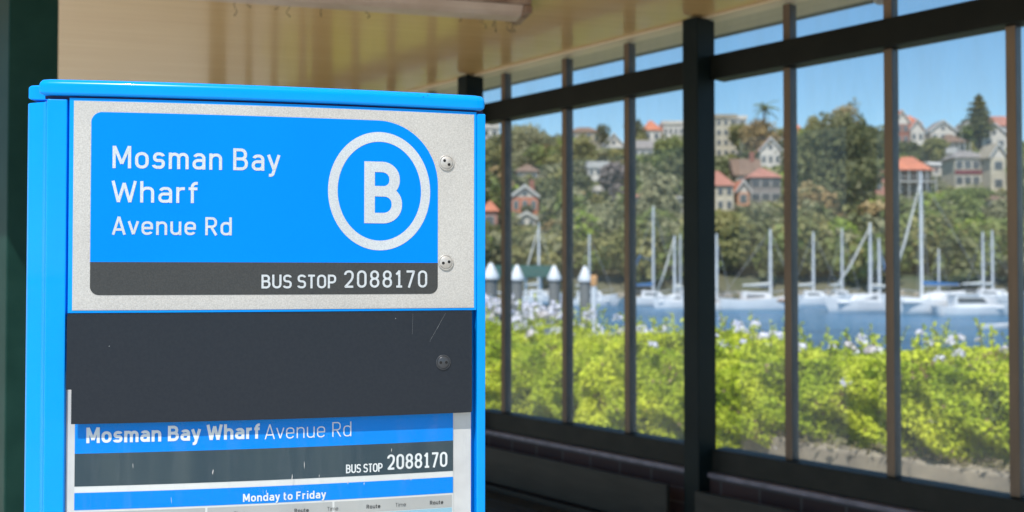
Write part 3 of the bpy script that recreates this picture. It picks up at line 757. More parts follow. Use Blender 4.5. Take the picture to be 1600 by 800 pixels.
def on_hill(px, py):
    best = None
    for k in range(600):
        Y = 121+k*.3; X = (px-800)/F*Y
        if EYE+(430-py)/F*Y <= ter(X, Y): best = (X, Y, ter(X, Y)); break
    if best is None: Y = 262; X = (px-800)/F*Y; best = (X, Y, ter(X, Y))
    return best

# houses ------------------------------------------------------------
M['win'] = mat('house_window_glass', (.08, .09, .10), .15, c2=(.14, .15, .16), scale=.5)
M['white'] = mat('white_paint', (.62, .60, .56), .6, c2=(.54, .52, .48), scale=.6)
_hm = {}
def cm(c, nm='house_paint', rough=.75):
    k = (nm, c)
    if k not in _hm: _hm[k] = mat(nm+'_tone', c, rough, c2=tuple(v*.75 for v in c), scale=.7)
    return _hm[k]
ORANGE = (.64, .22, .12); TERRA = (.48, .21, .15); BROWN = (.24, .15, .10); GREY = (.30, .27, .25); WHITE = (.76, .69, .60)
CREAM = (.64, .56, .42); BEIGE = (.44, .37, .27); RBRICK = (.35, .14, .09); PINK = (.52, .26, .2); PALE = (.62, .60, .57)
boxes = []
def house(label, px0, px1, py_eave, py_base, py_ridge, roof, wc, rc, rows=2, cols=3, rz=0, chim=False, verandah=False, band=None, wn=1.0, cat='house', name='house', dy=0):
    pxc = (px0+px1)/2
    X, Y, Z = on_hill(pxc, py_base); Y += dy; X = (pxc-800)/F*Y
    k = Y/F; w = (px1-px0)*k; base = EYE+(430-py_base)*k; eave = EYE+(430-py_eave)*k; ridge = EYE+(430-py_ridge)*k
    boxes.append((px0-2, px1+2, py_ridge-2, py_base, Y))
    d = max(6, w*.8); t = thing(name, label, cat, (X, Y, base), rz)
    hw = w/2; zb = -6; ze = eave-base; zr = ridge-base
    mb = MB(); mb.box(-hw*.94, hw*.94, 0, d, zb, ze-.01); mb.build('wall', cm(wc), t)
    rf = MB(); oh = .35
    if roof == 'hip':
        q = min(d, w)*.42
        vs = [(-hw-oh, -oh, ze), (hw+oh, -oh, ze), (hw+oh, d+oh, ze), (-hw-oh, d+oh, ze), (-hw+q, d/2, zr), (hw-q, d/2, zr)]
        rf.add(vs, [(0, 1, 5, 4), (1, 2, 5), (2, 3, 4, 5), (3, 0, 4), (3, 2, 1, 0)])
        r_ = rf.build('roof', cm(rc, 'roof_tile', .8), t)
    elif roof == 'gable':     # gable end towards the water
        vs = [(-hw-oh, -oh, ze-.1), (0, -oh, zr), (hw+oh, -oh, ze-.1), (-hw-oh, d, ze-.1), (0, d, zr), (hw+oh, d, ze-.1)]
        top = [(v[0], v[1], v[2]+.28) for v in vs]
        rf.add(vs+top, [(6, 7, 10, 9), (7, 8, 11, 10), (0, 3, 4, 1), (1, 4, 5, 2), (0, 1, 7, 6), (1, 2, 8, 7), (3, 9, 10, 4), (4, 10, 11, 5), (0, 6, 9, 3), (2, 5, 11, 8)])
        r_ = rf.build('roof', cm(rc, 'roof_tile', .8), t)
        gm = MB(); gm.add([(-hw*.94, .05, ze-.1), (hw*.94, .05, ze-.1), (0, .05, zr-.02)], [(0, 1, 2)]); gm.build('gable', cm(WHITE), t)
        for s in (-1, 1):
            bm_ = MB(); bm_.add([(s*(hw+oh), -oh-.05, ze-.35), (0, -oh-.05, zr-.25), (0, -oh-.05, zr+.3), (s*(hw+oh), -oh-.05, ze+.2)], [(0, 1, 2, 3)]); bm_.build('barge_board', M['white'], t)
        if w > 4:
            wm = MB(); wm.box(-.45, .45, -.02, .04, ze+(zr-ze)*.12, ze+(zr-ze)*.5); wm.build('window', M['win'], t)
    elif roof == 'side':      # ridge parallel to the water
        vs = [(-hw-oh, -oh, ze), (hw+oh, -oh, ze), (hw+oh, d+oh, ze), (-hw-oh, d+oh, ze), (-hw-oh, d/2, zr), (hw+oh, d/2, zr)]
        rf.add(vs, [(0, 1, 5, 4), (1, 2, 5), (2, 3, 4, 5), (3, 0, 4), (3, 2, 1, 0)]); r_ = rf.build('roof', cm(rc, 'roof_tile', .8), t)
    else:
        rf.box(-hw-.1, hw+.1, -.3, d+.2, ze, max(zr, ze+.3)); r_ = rf.build('roof', cm(rc, 'roof_tile', .8), t)
    if chim:
        c = MB(); c.box(hw*.35, hw*.35+.9, d*.4, d*.4+.8, ze, zr+1.3); co = c.build('chimney', cm(RBRICK), t); co.parent = r_
    # windows row by row
    sh_ = (ze+.2)/rows; 
    for j in range(rows):
        for i in range(cols):
            cx = -hw*.94+(i+.5)*w*.94/cols; ww = w*.94/cols*.52*wn; zc = j*sh_+sh_*.5; wh = min(1.5, sh_*.5)
            f = MB(); f.box(cx-ww/2-.08, cx+ww/2+.08, -.07, -.003, zc-wh/2-.08, zc+wh/2+.08); fo = f.build('window', M['white'], t)
            g = MB(); g.box(cx-ww/2, cx+ww/2, -.10, -.073, zc-wh/2, zc+wh/2); go = g.build('pane', M['win'], t); go.parent = fo
    if verandah:
        v = MB(); v.box(-hw, hw, -2.0, -.11, sh_*(rows-1)-.12, sh_*(rows-1)+.12)
        for i in range(5): xx = -hw+.1+(2*hw-.2)*i/4; v.box(xx-.07, xx+.07, -2, -1.86, -2 if rows > 1 else -1, ze-.02)
        v.box(-hw, hw, -2, -1.95, sh_*(rows-1)+.9, sh_*(rows-1)+.98)
        v.build('balcony', M['white'], t)
        vr = MB(); vr.add([(-hw-oh, -2.2, ze-.1), (hw+oh, -2.2, ze-.1), (hw+oh, -oh, ze+.25), (-hw-oh, -oh, ze+.25)], [(0, 1, 2, 3)]); vo = vr.build('awning', cm(rc, 'roof_tile', .8), t)
    if band:
        b = MB(); b.box(-hw*.96, hw*.96, -.14, -.105, sh_*(rows-1)-.35, sh_*(rows-1)+.45); b.build('band', cm(band), t)
    return t
house('white gabled house with orange tiles over red brick on the ridge', 1400, 1423, 193, 225, 172, 'gable', RBRICK, ORANGE, 2, 2, chim=False)
house('white twin gabled house beside the orange-topped brick one on the ridge', 1424, 1446, 203, 224, 186, 'gable', WHITE, ORANGE, 1, 2)
house('orange tiled hip roof rising behind the white ridge gables', 1414, 1442, 192, 214, 177, 'hip', WHITE, ORANGE, 1, 2, dy=6)
house('pale gabled house with broad grey roof left of the dark conical tree', 1455, 1496, 205, 224, 188, 'gable', WHITE, GREY, 1, 3)
house('small verandah house with brown roof above the cream terrace', 1476, 1512, 222, 246, 206, 'hip', PALE, BROWN, 1, 4, verandah=True)
house('white house with reddish gable to the right of the conical tree', 1536, 1576, 212, 236, 192, 'gable', WHITE, TERRA, 1, 2)
house('tall pale house at the right end of the ridge', 1552, 1580, 196, 222, 178, 'side', PALE, TERRA, 1, 2, dy=5)
house('long low orange roofed house with shaded brown balconies', 1400, 1458, 266, 305, 242, 'hip', BROWN, ORANGE, 2, 4, verandah=True)
house('cream two-storey house with maroon band and green tinted windows', 1492, 1548, 246, 294, 232, 'hip', CREAM, GREY, 2, 4, band=(.22, .04, .06), wn=1.5)
house('narrow beige gabled wing beside the maroon banded house', 1549, 1574, 246, 300, 224, 'gable', CREAM, BEIGE, 2, 1)
house('low pinkish house partly hidden by the window mullion', 1366, 1396, 275, 305, 262, 'hip', PINK, TERRA, 1, 2)
house('small house with bright orange roof left of the big tree', 1236, 1264, 212, 230, 190, 'hip', BEIGE, ORANGE, 1, 2)
house('cream apartment block with flat roof on the skyline', 1118, 1152, 184, 246, 178, 'flat', CREAM, BEIGE, 4, 3, name='apartment_block', cat='apartments')
house('white upper storey set back behind the cream apartment block', 1140, 1168, 186, 215, 180, 'flat', PALE, WHITE, 2, 2, name='apartment_block', cat='apartments', dy=4)
house('pink roofed house with white verandah below the apartment block', 1188, 1222, 236, 262, 215, 'gable', WHITE, PINK, 1, 3)
house('cream house with orange roof and arched porch by the middle post', 1104, 1148, 290, 330, 264, 'hip', CREAM, TERRA, 2, 3)
house('brown tiled house with tall cream chimney', 1149, 1191, 274, 298, 245, 'side', BEIGE, BROWN, 1, 2, chim=True)
house('grey walled house with red roof and wide dark windows', 1172, 1222, 277, 318, 260, 'hip', GREY, TERRA, 2, 3, wn=1.6)
house('tiny orange gabled cottage between two larger roofs', 1152, 1172, 300, 322, 282, 'gable', (.6, .3, .17), ORANGE, 1, 1)
house('house with bright orange roof on the skyline left of the middle post', 1005, 1034, 203, 222, 185, 'hip', WHITE, ORANGE, 1, 2)
house('long white flat house on the skyline beside the post', 1036, 1070, 194, 216, 188, 'flat', WHITE, WHITE, 1, 4)
house('grey roofed house with pale gable in the third pane', 942, 976, 228, 240, 208, 'gable', PALE, GREY, 1, 2)
house('beige ridge house with brown roof in the second pane', 888, 940, 206, 222, 195, 'hip', BEIGE, BROWN, 1, 4)
house('blue-grey roofed house beneath the orange skyline roof', 988, 1022, 232, 250, 216, 'side', PALE, GREY, 1, 3)
house('white terrace house above the purple tree', 918, 952, 262, 292, 252, 'flat', WHITE, PALE, 2, 3)
house('white boxy annexe low beside the purple tree', 930, 944, 298, 314, 290, 'flat', WHITE, WHITE, 1, 1)
house('low sandy house with brown roof half way up the slope', 806, 842, 268, 286, 254, 'hip', BEIGE, BROWN, 1, 3)
house('orange-red roofed house with white chimneys in the first pane', 798, 842, 308, 334, 290, 'gable', (.6, .2, .1), ORANGE, 1, 3, chim=True)
house('small white cottage below the orange-red house', 808, 838, 342, 356, 332, 'gable', WHITE, PALE, 1, 2)
house('orange cottage seen just right of the blue sign', 752, 778, 330, 362, 312, 'hip', PINK, ORANGE, 1, 1)
house('white house high at the edge of the blue sign', 752, 780, 200, 216, 192, 'flat', WHITE, WHITE, 1, 2)
house('rusty roofed cottage low beside the middle post', 1050, 1070, 318, 336, 306, 'gable', BEIGE, TERRA, 1, 1)
house('small tan roofed cottage in the third pane', 990, 1014, 308, 322, 296, 'hip', BEIGE, TERRA, 1, 2)

house('small white house tucked left of the maroon banded house', 1458, 1482, 258, 274, 250, 'side', WHITE, PALE, 1, 2)
house('stepped beige house between the grey gabled roof and the maroon banded house', 1470, 1496, 240, 260, 230, 'flat', BEIGE, PALE, 1, 3)
house('cream house with red-brown roof low at the right edge below the terraces', 1546, 1580, 312, 332, 303, 'hip', CREAM, BROWN, 1, 3)
house('pale house with tall chimney squeezed beside the conical tree', 1503, 1524, 205, 222, 190, 'gable', WHITE, GREY, 1, 1, chim=True)
# trees -------------------------------------------------------------
GREENS = {'dark': ((.052, .062, .034), (.105, .115, .062)), 'mid': ((.065, .09, .032), (.13, .155, .06)), 'olive': ((.10, .11, .05), (.18, .17, .085)),
          'bright': ((.11, .16, .035), (.18, .23, .055)), 'brown': ((.16, .12, .07), (.24, .19, .12)), 'purple': ((.11, .10, .12), (.17, .15, .19)), 'grey': ((.11, .12, .085), (.19, .19, .14))}
for k, (a, b) in GREENS.items(): M['L'+k] = leafmat('foliage_'+k, tuple(v*q for v, q in zip(a, (2.35, 2.15, 1.6))), tuple(v*q for v, q in zip(b, (2.15, 2.0, 1.45))), .25, .35)
M['bark'] = mat('tree_bark', (.12, .09, .065), .9, scale=2)
def crown_pts(w, h, z0, n, lobes=9, flat=.5):
    cs = []
    if n > 1600: lobes = 15
    if n > 5000: lobes = 34
    for i in range(lobes):
        a = random.uniform(0, 6.28); rr_ = w*.5*random.uniform(.2, .62)
        cs.append((rr_*math.cos(a), rr_*math.sin(a), z0+h*random.uniform(.25, .78), w*random.uniform(.18, .32), h*random.uniform(.18, .30)))
    cs.append((0, 0, z0+h*.72, w*.26, h*.26))
    P = []; Nn = []
    for i in range(n):
        c = random.choice(cs); d = rng.normal(size=3); d /= np.linalg.norm(d); r_ = random.uniform(.55, 1.06)
        P.append((c[0]+d[0]*c[3]*r_, c[1]+d[1]*c[3]*r_, c[2]+d[2]*c[4]*r_)); Nn.append(d)
    return np.array(P), np.array(Nn), cs
def tree(label, px, py_base, py_top, wpx, kind, n=1500, name='tree', cat='tree', leaf=.62, group=None, Yfix=None):
    X, Y, Z = on_hill(px, py_base)
    if Yfix: Y = Yfix; X = (px-800)/F*Y; Z = ter(X, Y)
    k = Y/F; top = EYE+(430-py_top)*k; h = max(3, top-Z); w = wpx*k
    t = thing(name, label, cat, (X, Y, Z), 0, group)
    P, Nn, cs = crown_pts(w, h*.86, h*.12, n)
    quads_mesh('crown', P, leaf, [M['L'+kind]], t, Nn+np.array([0, -.15, .35]), .6, aspect=1.4)
    mb = MB(); r0 = max(.18, h*.025); mb.tube([(0, 0, -1), (.05*w*.2, 0, h*.25), (0, .02*w, h*.6)], [r0*1.3, r0, r0*.5], 8)
    for c in cs[:6]: mb.tube([(0, 0, h*random.uniform(.2, .4)), (c[0]*.5, c[1]*.5, (c[2]+h*.3)*.5), c[:3]], [r0*.55, r0*.35, r0*.12], 6, cap=False)
    mb.build('trunk', M['bark'], t)
    return t
TL = [
 ('huge dark green tree with broad rounded crown in front of the ridge', 1310, 348, 180, 158, 'dark', 9500),
 ('reddish brown crown standing on the skyline behind the huge dark tree', 1325, 212, 163, 66, 'brown', 1300),
 ('thin pale green crown at the top of the skyline above the huge tree', 1322, 245, 157, 44, 'grey', 500),
 ('bright yellow-green tree left of the huge dark one', 1262, 300, 196, 52, 'bright', 1500),
 ('round olive tree on the skyline right of the orange roof', 1270, 240, 176, 36, 'olive', 900),
 ('vivid green bushy tree low by the masts', 1312, 425, 340, 64, 'bright', 1700),
 ('bright green sunlit tree below the orange roofed balconies', 1478, 345, 300, 66, 'bright', 1500),
 ('dark shrubby tree beneath the maroon banded house', 1502, 350, 290, 84, 'mid', 1700),
 ('olive tree between the orange roof and the maroon banded house', 1462, 265, 212, 44, 'olive', 1100),
 ('dense green tree above the orange roof with balconies', 1424, 262, 220, 46, 'dark', 1100),
 ('brownish feathery tree beside the flat roofed apartments', 1185, 260, 184, 58, 'brown', 1500),
 ('olive crown in front of the apartment block', 1155, 250, 190, 42, 'olive', 1000),
 ('low olive tree behind the tall mast on the right', 1420, 410, 340, 70, 'mid', 1500),
 ('olive green tree over the water between two masts', 1545, 430, 350, 84, 'olive', 1700),
 ('grey-green tree at the right edge under the cream wing', 1572, 390, 305, 60, 'grey', 1200),
 ('pale bushy tree by the water right of the middle post', 1150, 430, 340, 72, 'olive', 1700),
 ('mid green tree on the slope under the arched cream house', 1195, 400, 318, 66, 'grey', 1400),
 ('jacaranda with purple blossom in the third pane', 962, 325, 252, 52, 'purple', 1700),
 ('spreading grey-green tree on the left skyline', 830, 262, 192, 92, 'grey', 2400),
 ('olive tree on the skyline behind the beige ridge house', 908, 275, 210, 56, 'olive', 1300),
 ('dark tree on the skyline left of the orange roof', 992, 222, 180, 34, 'dark', 800),
 ('leafy green tree beside the middle post above the slope', 1046, 300, 212, 62, 'mid', 1900),
 ('dull green tree half way up the slope in the fourth pane', 1030, 385, 262, 70, 'grey', 1900),
 ('shadowy tree by the white terrace house', 905, 335, 268, 46, 'dark', 1100),
 ('grey-green tree below the purple jacaranda', 945, 410, 325, 82, 'grey', 1800),
 ('brown-green tree in the first pane above the piles', 806, 400, 352, 60, 'olive', 1300),
 ('dark green tree right of the orange-red house', 862, 360, 275, 46, 'dark', 1200),
 ('yellow-olive tree by the edge of the blue sign', 770, 305, 218, 40, 'olive', 1000),
 ('rounded tree on the skyline right of the beige ridge house', 940, 240, 192, 30, 'dark', 500),
 ('small tree at the far right of the skyline', 1512, 222, 192, 26, 'mid', 400),
]
for a in TL: tree(*a[:6], n=a[6])
# palm
X, Y, Z = on_hill(1193, 262); k = Y/F; hP = EYE+(430-168)*k-Z
t = thing('palm_tree', 'slender palm with ragged fronds against the sky', 'palm tree', (X, Y, Z))
mb = MB(); mb.tube([(0, 0, -1), (.1, 0, hP*.5), (.3, 0, hP)], [.3, .22, .17], 8); mb.build('trunk', M['bark'], t)
mb = MB()
for i in range(17):
    a = i*2.4; L = random.uniform(2.8, 4.2); el_ = random.uniform(-.4, 1.1); prev = None; ps_ = []
    for j in range(7):
        s_ = j/6; ps_.append(Vector((.3+math.cos(a)*L*s_*math.cos(el_*(1-s_*.5)), math.sin(a)*L*s_, hP+L*s_*math.sin(el_)-1.9*s_*s_)))
    side = Vector((-math.sin(a), math.cos(a), 0))
    for j in range(6):
        for sg in (-1, 1):
            wv = .75*(1-.6*j/6); mb.add([ps_[j], ps_[j+1], ps_[j]*.35+ps_[j+1]*.65+side*sg*wv-Vector((0, 0, wv*.6))], [(0, 1, 2)])
mb.build('crown', M['Lmid'], t)
# conical pine on the ridge
X, Y, Z = on_hill(1532, 236); k = Y/F; hP = EYE+(430-147)*k-Z
t = thing('pine_tree', 'dark conical pine standing alone on the ridge skyline', 'tree', (X, Y, Z))
mb = MB(); mb.tube([(0, 0, -1), (0, 0, hP*.6), (0, 0, hP)], [.4, .25, .05], 8); mb.build('trunk', M['bark'], t)
P = []
for i in range(3600):
    s_ = random.random()**.75; a = random.uniform(0, 6.28); z = hP*(1-.74*s_); tier = .65+.35*math.cos(z*4.2)
    rr_ = (.3+6.6*s_**.75)*random.uniform(.1, 1)**.5*tier*(1.1 if s_ < .86 else .6)*(.8+.25*math.sin(3*a))
    P.append((rr_*math.cos(a), rr_*math.sin(a), z-rr_*.05))
quads_mesh('crown', np.array(P), .5, [M['Ldark']], t)
# the continuous wood between houses and trees
P = []; Nn = []; MI = []
kinds = ['Ldark', 'Lmid', 'Lolive', 'Lgrey', 'Lbright', 'Lbrown']
for i in range(1900):
    Y = random.uniform(119, 262); X = random.uniform(-.12*Y, .62*Y)
    if Y > 185: hgt = random.uniform(3, 6.5)
    else: hgt = random.uniform(4, 8.5)
    w_ = hgt*random.uniform(.8, 1.4); Z = ter(X, Y)
    if Z < WZ+.2: continue
    px = 800+F*X/Y; pt = 430-(Z+hgt-EYE)*F/Y; pb = 430-(Z-EYE)*F/Y; hw = w_*.5*F/Y
    bad = False
    for b in boxes:
        if Y < b[4]+3 and px+hw*.8 > b[0] and px-hw*.8 < b[1] and pt < b[3]-(.08 if b[0] > 1090 else .4)*(b[3]-b[2]) and pb > b[2]: bad = True; break
        if Y >= b[4] and math.hypot(px-(b[0]+b[1])/2, 0) < (b[1]-b[0])/2 and Y < b[4]+9: bad = True; break
    if bad:
        hgt = 1.6; w_ = 3.5; pt2 = 430-(Z+hgt-EYE)*F/Y
        if any(Y < b[4]+8 and px > b[0]-4 and px < b[1]+4 and pt2 < b[3]-(.08 if b[0] > 1090 else .4)*(b[3]-b[2]) and pb > b[2] for b in boxes): continue
    if pt < 186 and Y > 200: hgt *= .7
    nn_ = int(170*max(.4, w_*hgt/36)); p_, n_, _ = crown_pts(w_, hgt, 0, nn_, lobes=5)
    p_ += np.array((X, Y, Z)); P.append(p_); Nn.append(n_)
    kk = random.choices(range(6), [26, 24, 20, 22, 6, 5])[0]; MI.append(np.full(nn_, kk))
o = quads_mesh('hillside_wood', np.concatenate(P), .75, [M[k] for k in kinds], None, np.concatenate(Nn)+np.array([0, -.15, .35]), .6, aspect=1.4, mi=np.concatenate(MI))
o['kind'] = 'stuff'; o['label'] = 'mass of bushland scrub covering the slope between the houses and the water'; o['category'] = 'bushland'
# rocky foreshore
mb = MB()
for i in range(420):
    X = random.uniform(-20, 92); Y0 = 119+4*math.sin(X*.045)+3*math.sin(X*.11+1); s_ = random.uniform(.3, .9)
    T = Matrix.Translation((X, Y0+random.uniform(-.6, 1.5), WZ+.1)) @ Matrix.Rotation(random.uniform(0, 3), 4, (random.random(), random.random(), 1))
    mb.box(-s_, s_, -s_*.7, s_*.7, -s_*.4, s_*.5, T)
o = mb.build('foreshore_rocks', M['stone'], bevel=.1); o['kind'] = 'stuff'; o['label'] = 'line of sandstone rocks at the far waterline'; o['category'] = 'rocks'

# boats -------------------------------------------------------------
M['hull'] = mat('hull_gelcoat', (.82, .82, .82), .3, c2=(.74, .74, .75), scale=.8)
M['mast'] = mat('mast_aluminium', (.74, .75, .76), .4, scale=2)
M['canvasb'] = mat('sail_cover_blue', (.02, .16, .42), .8, scale=2)
M['canvasw'] = mat('furled_sail', (.66, .66, .62), .8, scale=2)
M['rig'] = mat('rigging_wire', (.4, .41, .42), .4)
M['antif'] = mat('antifouling', (.05, .10, .22), .7)
M['teak'] = mat('teak_deck', (.35, .2, .12), .7, scale=3)
def hull_mb(L, Bm, fb, draft=.35, n=14, bow=.12):
    secs = []; st = [i/n for i in range(n+1)]; vs = []; fs = []; m = 9
    for s_ in st:
        x = -L/2+L*s_
        b = Bm/2*(1-max(0, (s_-.45)/.55)**2.2)*(.82+.18*min(1, s_/.4)); b = max(b, .03)
        sheer = fb*(1+.32*(s_-.35)**2*3)
        for j in range(m):
            a = math.pi*j/(m-1)
            y = -b*math.cos(a); z = -draft*math.sin(a)*(1-.5*max(0, s_-.7)*3)
            if j in (0, m-1): z = sheer
            elif j in (1, m-2): z = sheer*.35; y *= 1.0/abs(math.cos(a))*.96 if abs(math.cos(a)) > .1 else 1
            xx = x+(L*bow*max(0, (s_-.75)/.25)*(z/fb*.5) if z > 0 else -L*.03*max(0, s_-.6))
            vs.append((xx, y, z))
    for i in range(n):
        for j in range(m-1): fs.append((i*m+j, (i+1)*m+j, (i+1)*m+j+1, i*m+j+1))
    fs.append(tuple(range(m))); 
    mb = MB(); mb.add(vs, fs); return mb
def at_water(px, py):
    Y = (EYE-WZ)*F/(py-430); return (px-800)/F*Y, Y
def yacht(label, px, py, Lpx, mast_px, mast_top, rz=0, cover='w', jib=None, group='yachts moored in the bay', cabin=True, lean=0, deckc='hull', stays=True):
    X, Y = at_water(px, py); k = Y/F; L = Lpx*k/max(.35, abs(math.cos(rz)))
    t = thing('sailing_boat', label, 'sailing boat', (X, Y, WZ), rz, group)
    fb = L*.10+.32; Bm = L*.3
    hb = hull_mb(L, Bm, fb); h = hb.build('hull', M['hull'], t, smooth=True)
    mb = MB(); mb.box(-L*.49, L*.40, -Bm*.40, Bm*.40, fb*.8, fb*1.0+.02); mb.build('deck', M[deckc], t, bevel=.05)
    mb = MB(); zc = fb+.02
    vs = [(-L*.22, -Bm*.26, zc), (L*.22, -Bm*.18, zc), (L*.22, Bm*.18, zc), (-L*.22, Bm*.26, zc), (-L*.2, -Bm*.22, zc+.65), (L*.12, -Bm*.14, zc+.5), (L*.12, Bm*.14, zc+.5), (-L*.2, Bm*.22, zc+.65)]
    mb.add(vs, [(0, 1, 5, 4), (1, 2, 6, 5), (2, 3, 7, 6), (3, 0, 4, 7), (4, 5, 6, 7)]); cb_ = mb.build('cabin', M['hull'], t, bevel=.06)
    for s_ in (-1, 1):
        w = MB(); yy = Bm*.225*s_; w.add([(-L*.16, Bm*.25*s_, zc+.16), (L*.08, Bm*.195*s_, zc+.16), (L*.06, Bm*.178*s_, zc+.33), (-L*.16, Bm*.232*s_, zc+.36)], [(0, 1, 2, 3)])
        wo = w.build('window', M['win'], t); wo.parent = cb_
    hm = (py-mast_top)*k; mx = (mast_px-px)*k*(1/max(.35, math.cos(rz)) if abs(rz) < 1.2 else 1)
    mx = max(-L*.3, min(L*.3, mx))*(-1 if math.cos(rz) < 0 else 1)
    mb = MB(); mb.tube([(mx, 0, fb), (mx+lean*hm*.5, 0, hm*.5), (mx+lean*hm, 0, hm)], [.13, .12, .08], 8); mo = mb.build('mast', M['mast'], t)
    for f_ in (.55, .8):
        sp = MB(); sp.tube([(mx, -.9*(1.2-f_), hm*f_), (mx, .9*(1.2-f_), hm*f_)], .03, 5); so = sp.build('spreader', M['mast'], t); so.parent = mo
    bz = fb+1.05
    mb = MB(); mb.tube([(mx, 0, bz), (mx-L*.36, 0, bz+.05)], .06, 6); mb.build('boom', M['mast'], t)
    mb = MB(); mb.tube([(mx-.05, 0, bz+.2), (mx-L*.1, 0, bz+.15), (mx-L*.35, 0, bz+.09)], [.15, .13, .08], 8)
    mb.build('sail_cover', M['canvasb'] if cover == 'b' else M['canvasw'], t, smooth=True)
    if stays:
        mb = MB(); mb.tube([(L*.5, 0, fb*1.2), (mx, 0, hm*.97)], .018, 4); mb.tube([(-L*.48, 0, fb), (mx, 0, hm*.98)], .015, 4)
        for s_ in (-1, 1): mb.tube([(mx-.1, s_*Bm*.45, fb), (mx, s_*.3, hm*.8), (mx, 0, hm*.97)], .014, 4)
        mb.build('rigging', M['rig'], t)
    if jib:
        s_ = jib[0]; ex_ = s_*L*.5
        mb = MB(); mb.tube([(ex_, 0, fb*1.2+.2), (ex_*.5+mx*.5, 0, hm*.5), (mx, 0, hm*jib[1])], [.06, .075, .03], 8); mb.build('furled_jib', M['canvasb'] if len(jib) > 2 else M['canvasw'], t, smooth=True)
    # pulpit rails
    mb = MB()
    for s_ in (-1, 1):
        mb.tube([(-L*.46, s_*Bm*.38, fb+.55), (L*.2, s_*Bm*.40, fb+.6), (L*.5, s_*.1, fb*1.25+.6)], .018, 4)
        for q in (-.45, -.15, .15, .4): mb.tube([(L*q, s_*Bm*(.39 if q < .3 else .2), fb*.9), (L*q, s_*Bm*(.39 if q < .3 else .2), fb+.57)], .015, 4)
    mb.build('guard_rail', M['rig'], t)
    return t
yacht('large white yacht with the tallest mast and a pale furled foresail', 1470, 492, 165, 1440, 268, math.pi, 'b', (1, .93))
yacht('white yacht at the right with two-tone deck and slim mast', 1548, 476, 92, 1536, 362, 0, 'w')
yacht('white yacht moored behind at the far right with matching slim mast', 1560, 473, 70, 1549, 360, .3, 'w')
yacht('white yacht with long slanting furled foresail in the wide pane', 1350, 488, 110, 1360, 348, math.pi, 'w', (1, .95), deckc='hull')
yacht('small yacht with a blue furled sail beside the slanting one', 1372, 480, 50, 1374, 372, .2, 'b', (1, .85, 'b'))
yacht('low white yacht with bare mast in the middle of the wide pane', 1274, 478, 84, 1271, 362, 0, 'w')
yacht('small yacht with a thin grey mast close to the far shore', 1316, 472, 56, 1316, 356, 0, 'w')
yacht('long white yacht just right of the middle post', 1184, 486, 122, 1204, 358, 0, 'w', deckc='teak')
yacht('white yacht half hidden behind the middle post', 1114, 486, 60, 1120, 365, .2, 'w', deckc='teak')
yacht('white yacht with blue sail cover in the fourth pane', 1020, 478, 84, 1021, 322, 0, 'b', (-1, .45, 'b'))
yacht('white yacht with raked pale foresail close to the middle post', 1052, 482, 58, 1054, 368, math.pi, 'w', (1, .98))
yacht('white yacht in the third pane with a short mast', 930, 474, 60, 921, 366, 0, 'w')
yacht('yacht behind the capped piles with tall pale mast', 842, 474, 66, 842, 348, .3, 'w', (-1, .95))
yacht('small yacht close to the far shore with a short mast at right', 1467, 470, 36, 1467, 388, 0, 'w')
yacht('tiny distant yacht beside the post in the fourth pane', 1066, 470, 34, 1063, 366, 0, 'w')
def cruiser(label, px, py, Lpx, rz=0):
    X, Y = at_water(px, py); k = Y/F; L = Lpx*k
    t = thing('motor_boat', label, 'motor boat', (X, Y, WZ), rz)
    fb = L*.12; Bm = L*.32; hull_mb(L, Bm, fb).build('hull', M['hull'], t, smooth=True)
    mb = MB(); mb.box(-L*.48, L*.36, -Bm*.4, Bm*.4, fb*.8, fb+.02); mb.build('deck', M['hull'], t, bevel=.04)
    mb = MB(); a = -L*.3; b = L*.2; zc = fb+.02; H_ = L*.15
    vs = [(a, -Bm*.33, zc), (b, -Bm*.3, zc), (b, Bm*.3, zc), (a, Bm*.33, zc), (a, -Bm*.3, zc+H_), (b*.3, -Bm*.26, zc+H_), (b*.3, Bm*.26, zc+H_), (a, Bm*.3, zc+H_)]
    mb.add(vs, [(0, 1, 5, 4), (1, 2, 6, 5), (2, 3, 7, 6), (3, 0, 4, 7), (4, 5, 6, 7)]); c = mb.build('cabin', M['hull'], t, bevel=.05)
    for s_ in (-1, 1):
        w = MB(); w.add([(a*.9, s_*Bm*.335, zc+H_*.35), (b*.7, s_*Bm*.31, zc+H_*.35), (b*.4, s_*Bm*.295, zc+H_*.78), (a*.9, s_*Bm*.32, zc+H_*.8)], [(0, 1, 2, 3)]); o = w.build('window', M['win'], t); o.parent = c
    mb = MB(); mb.box(a-.2, b*.2, -Bm*.32, Bm*.32, zc+H_+.01, zc+H_+.1); mb.build('canopy', M['hull'], t, bevel=.03)
    return t
cruiser('white cabin cruiser moored behind the third capped pile', 925, 478, 76)
cruiser('long white motor boat moored right of the tallest mast', 1520, 494, 120, .1)
cruiser('white motor boat between the mullion and the blue sail cover', 1420, 484, 44, .2)
cruiser('white motor boat at the right of the sloping foresail', 1328, 484, 46, -.2)
cruiser('small white motor boat close to the far shore', 1240, 474, 40)
def dinghy(label, px, py, Lpx, rz):
    X, Y = at_water(px, py); L = Lpx*Y/F; t = thing('dinghy', label, 'dinghy', (X, Y, WZ), rz)
    hull_mb(L, L*.4, L*.13, .15).build('hull', M['hull'], t, smooth=True)
    for q in (-.22, .12): mb = MB(); mb.box(L*q, L*q+.25, -L*.16, L*.16, L*.08, L*.1); mb.build('thwart', M['teak'], t)
dinghy('small pale open dinghy at anchor near the right mullion', 1556, 514, 56, .15)

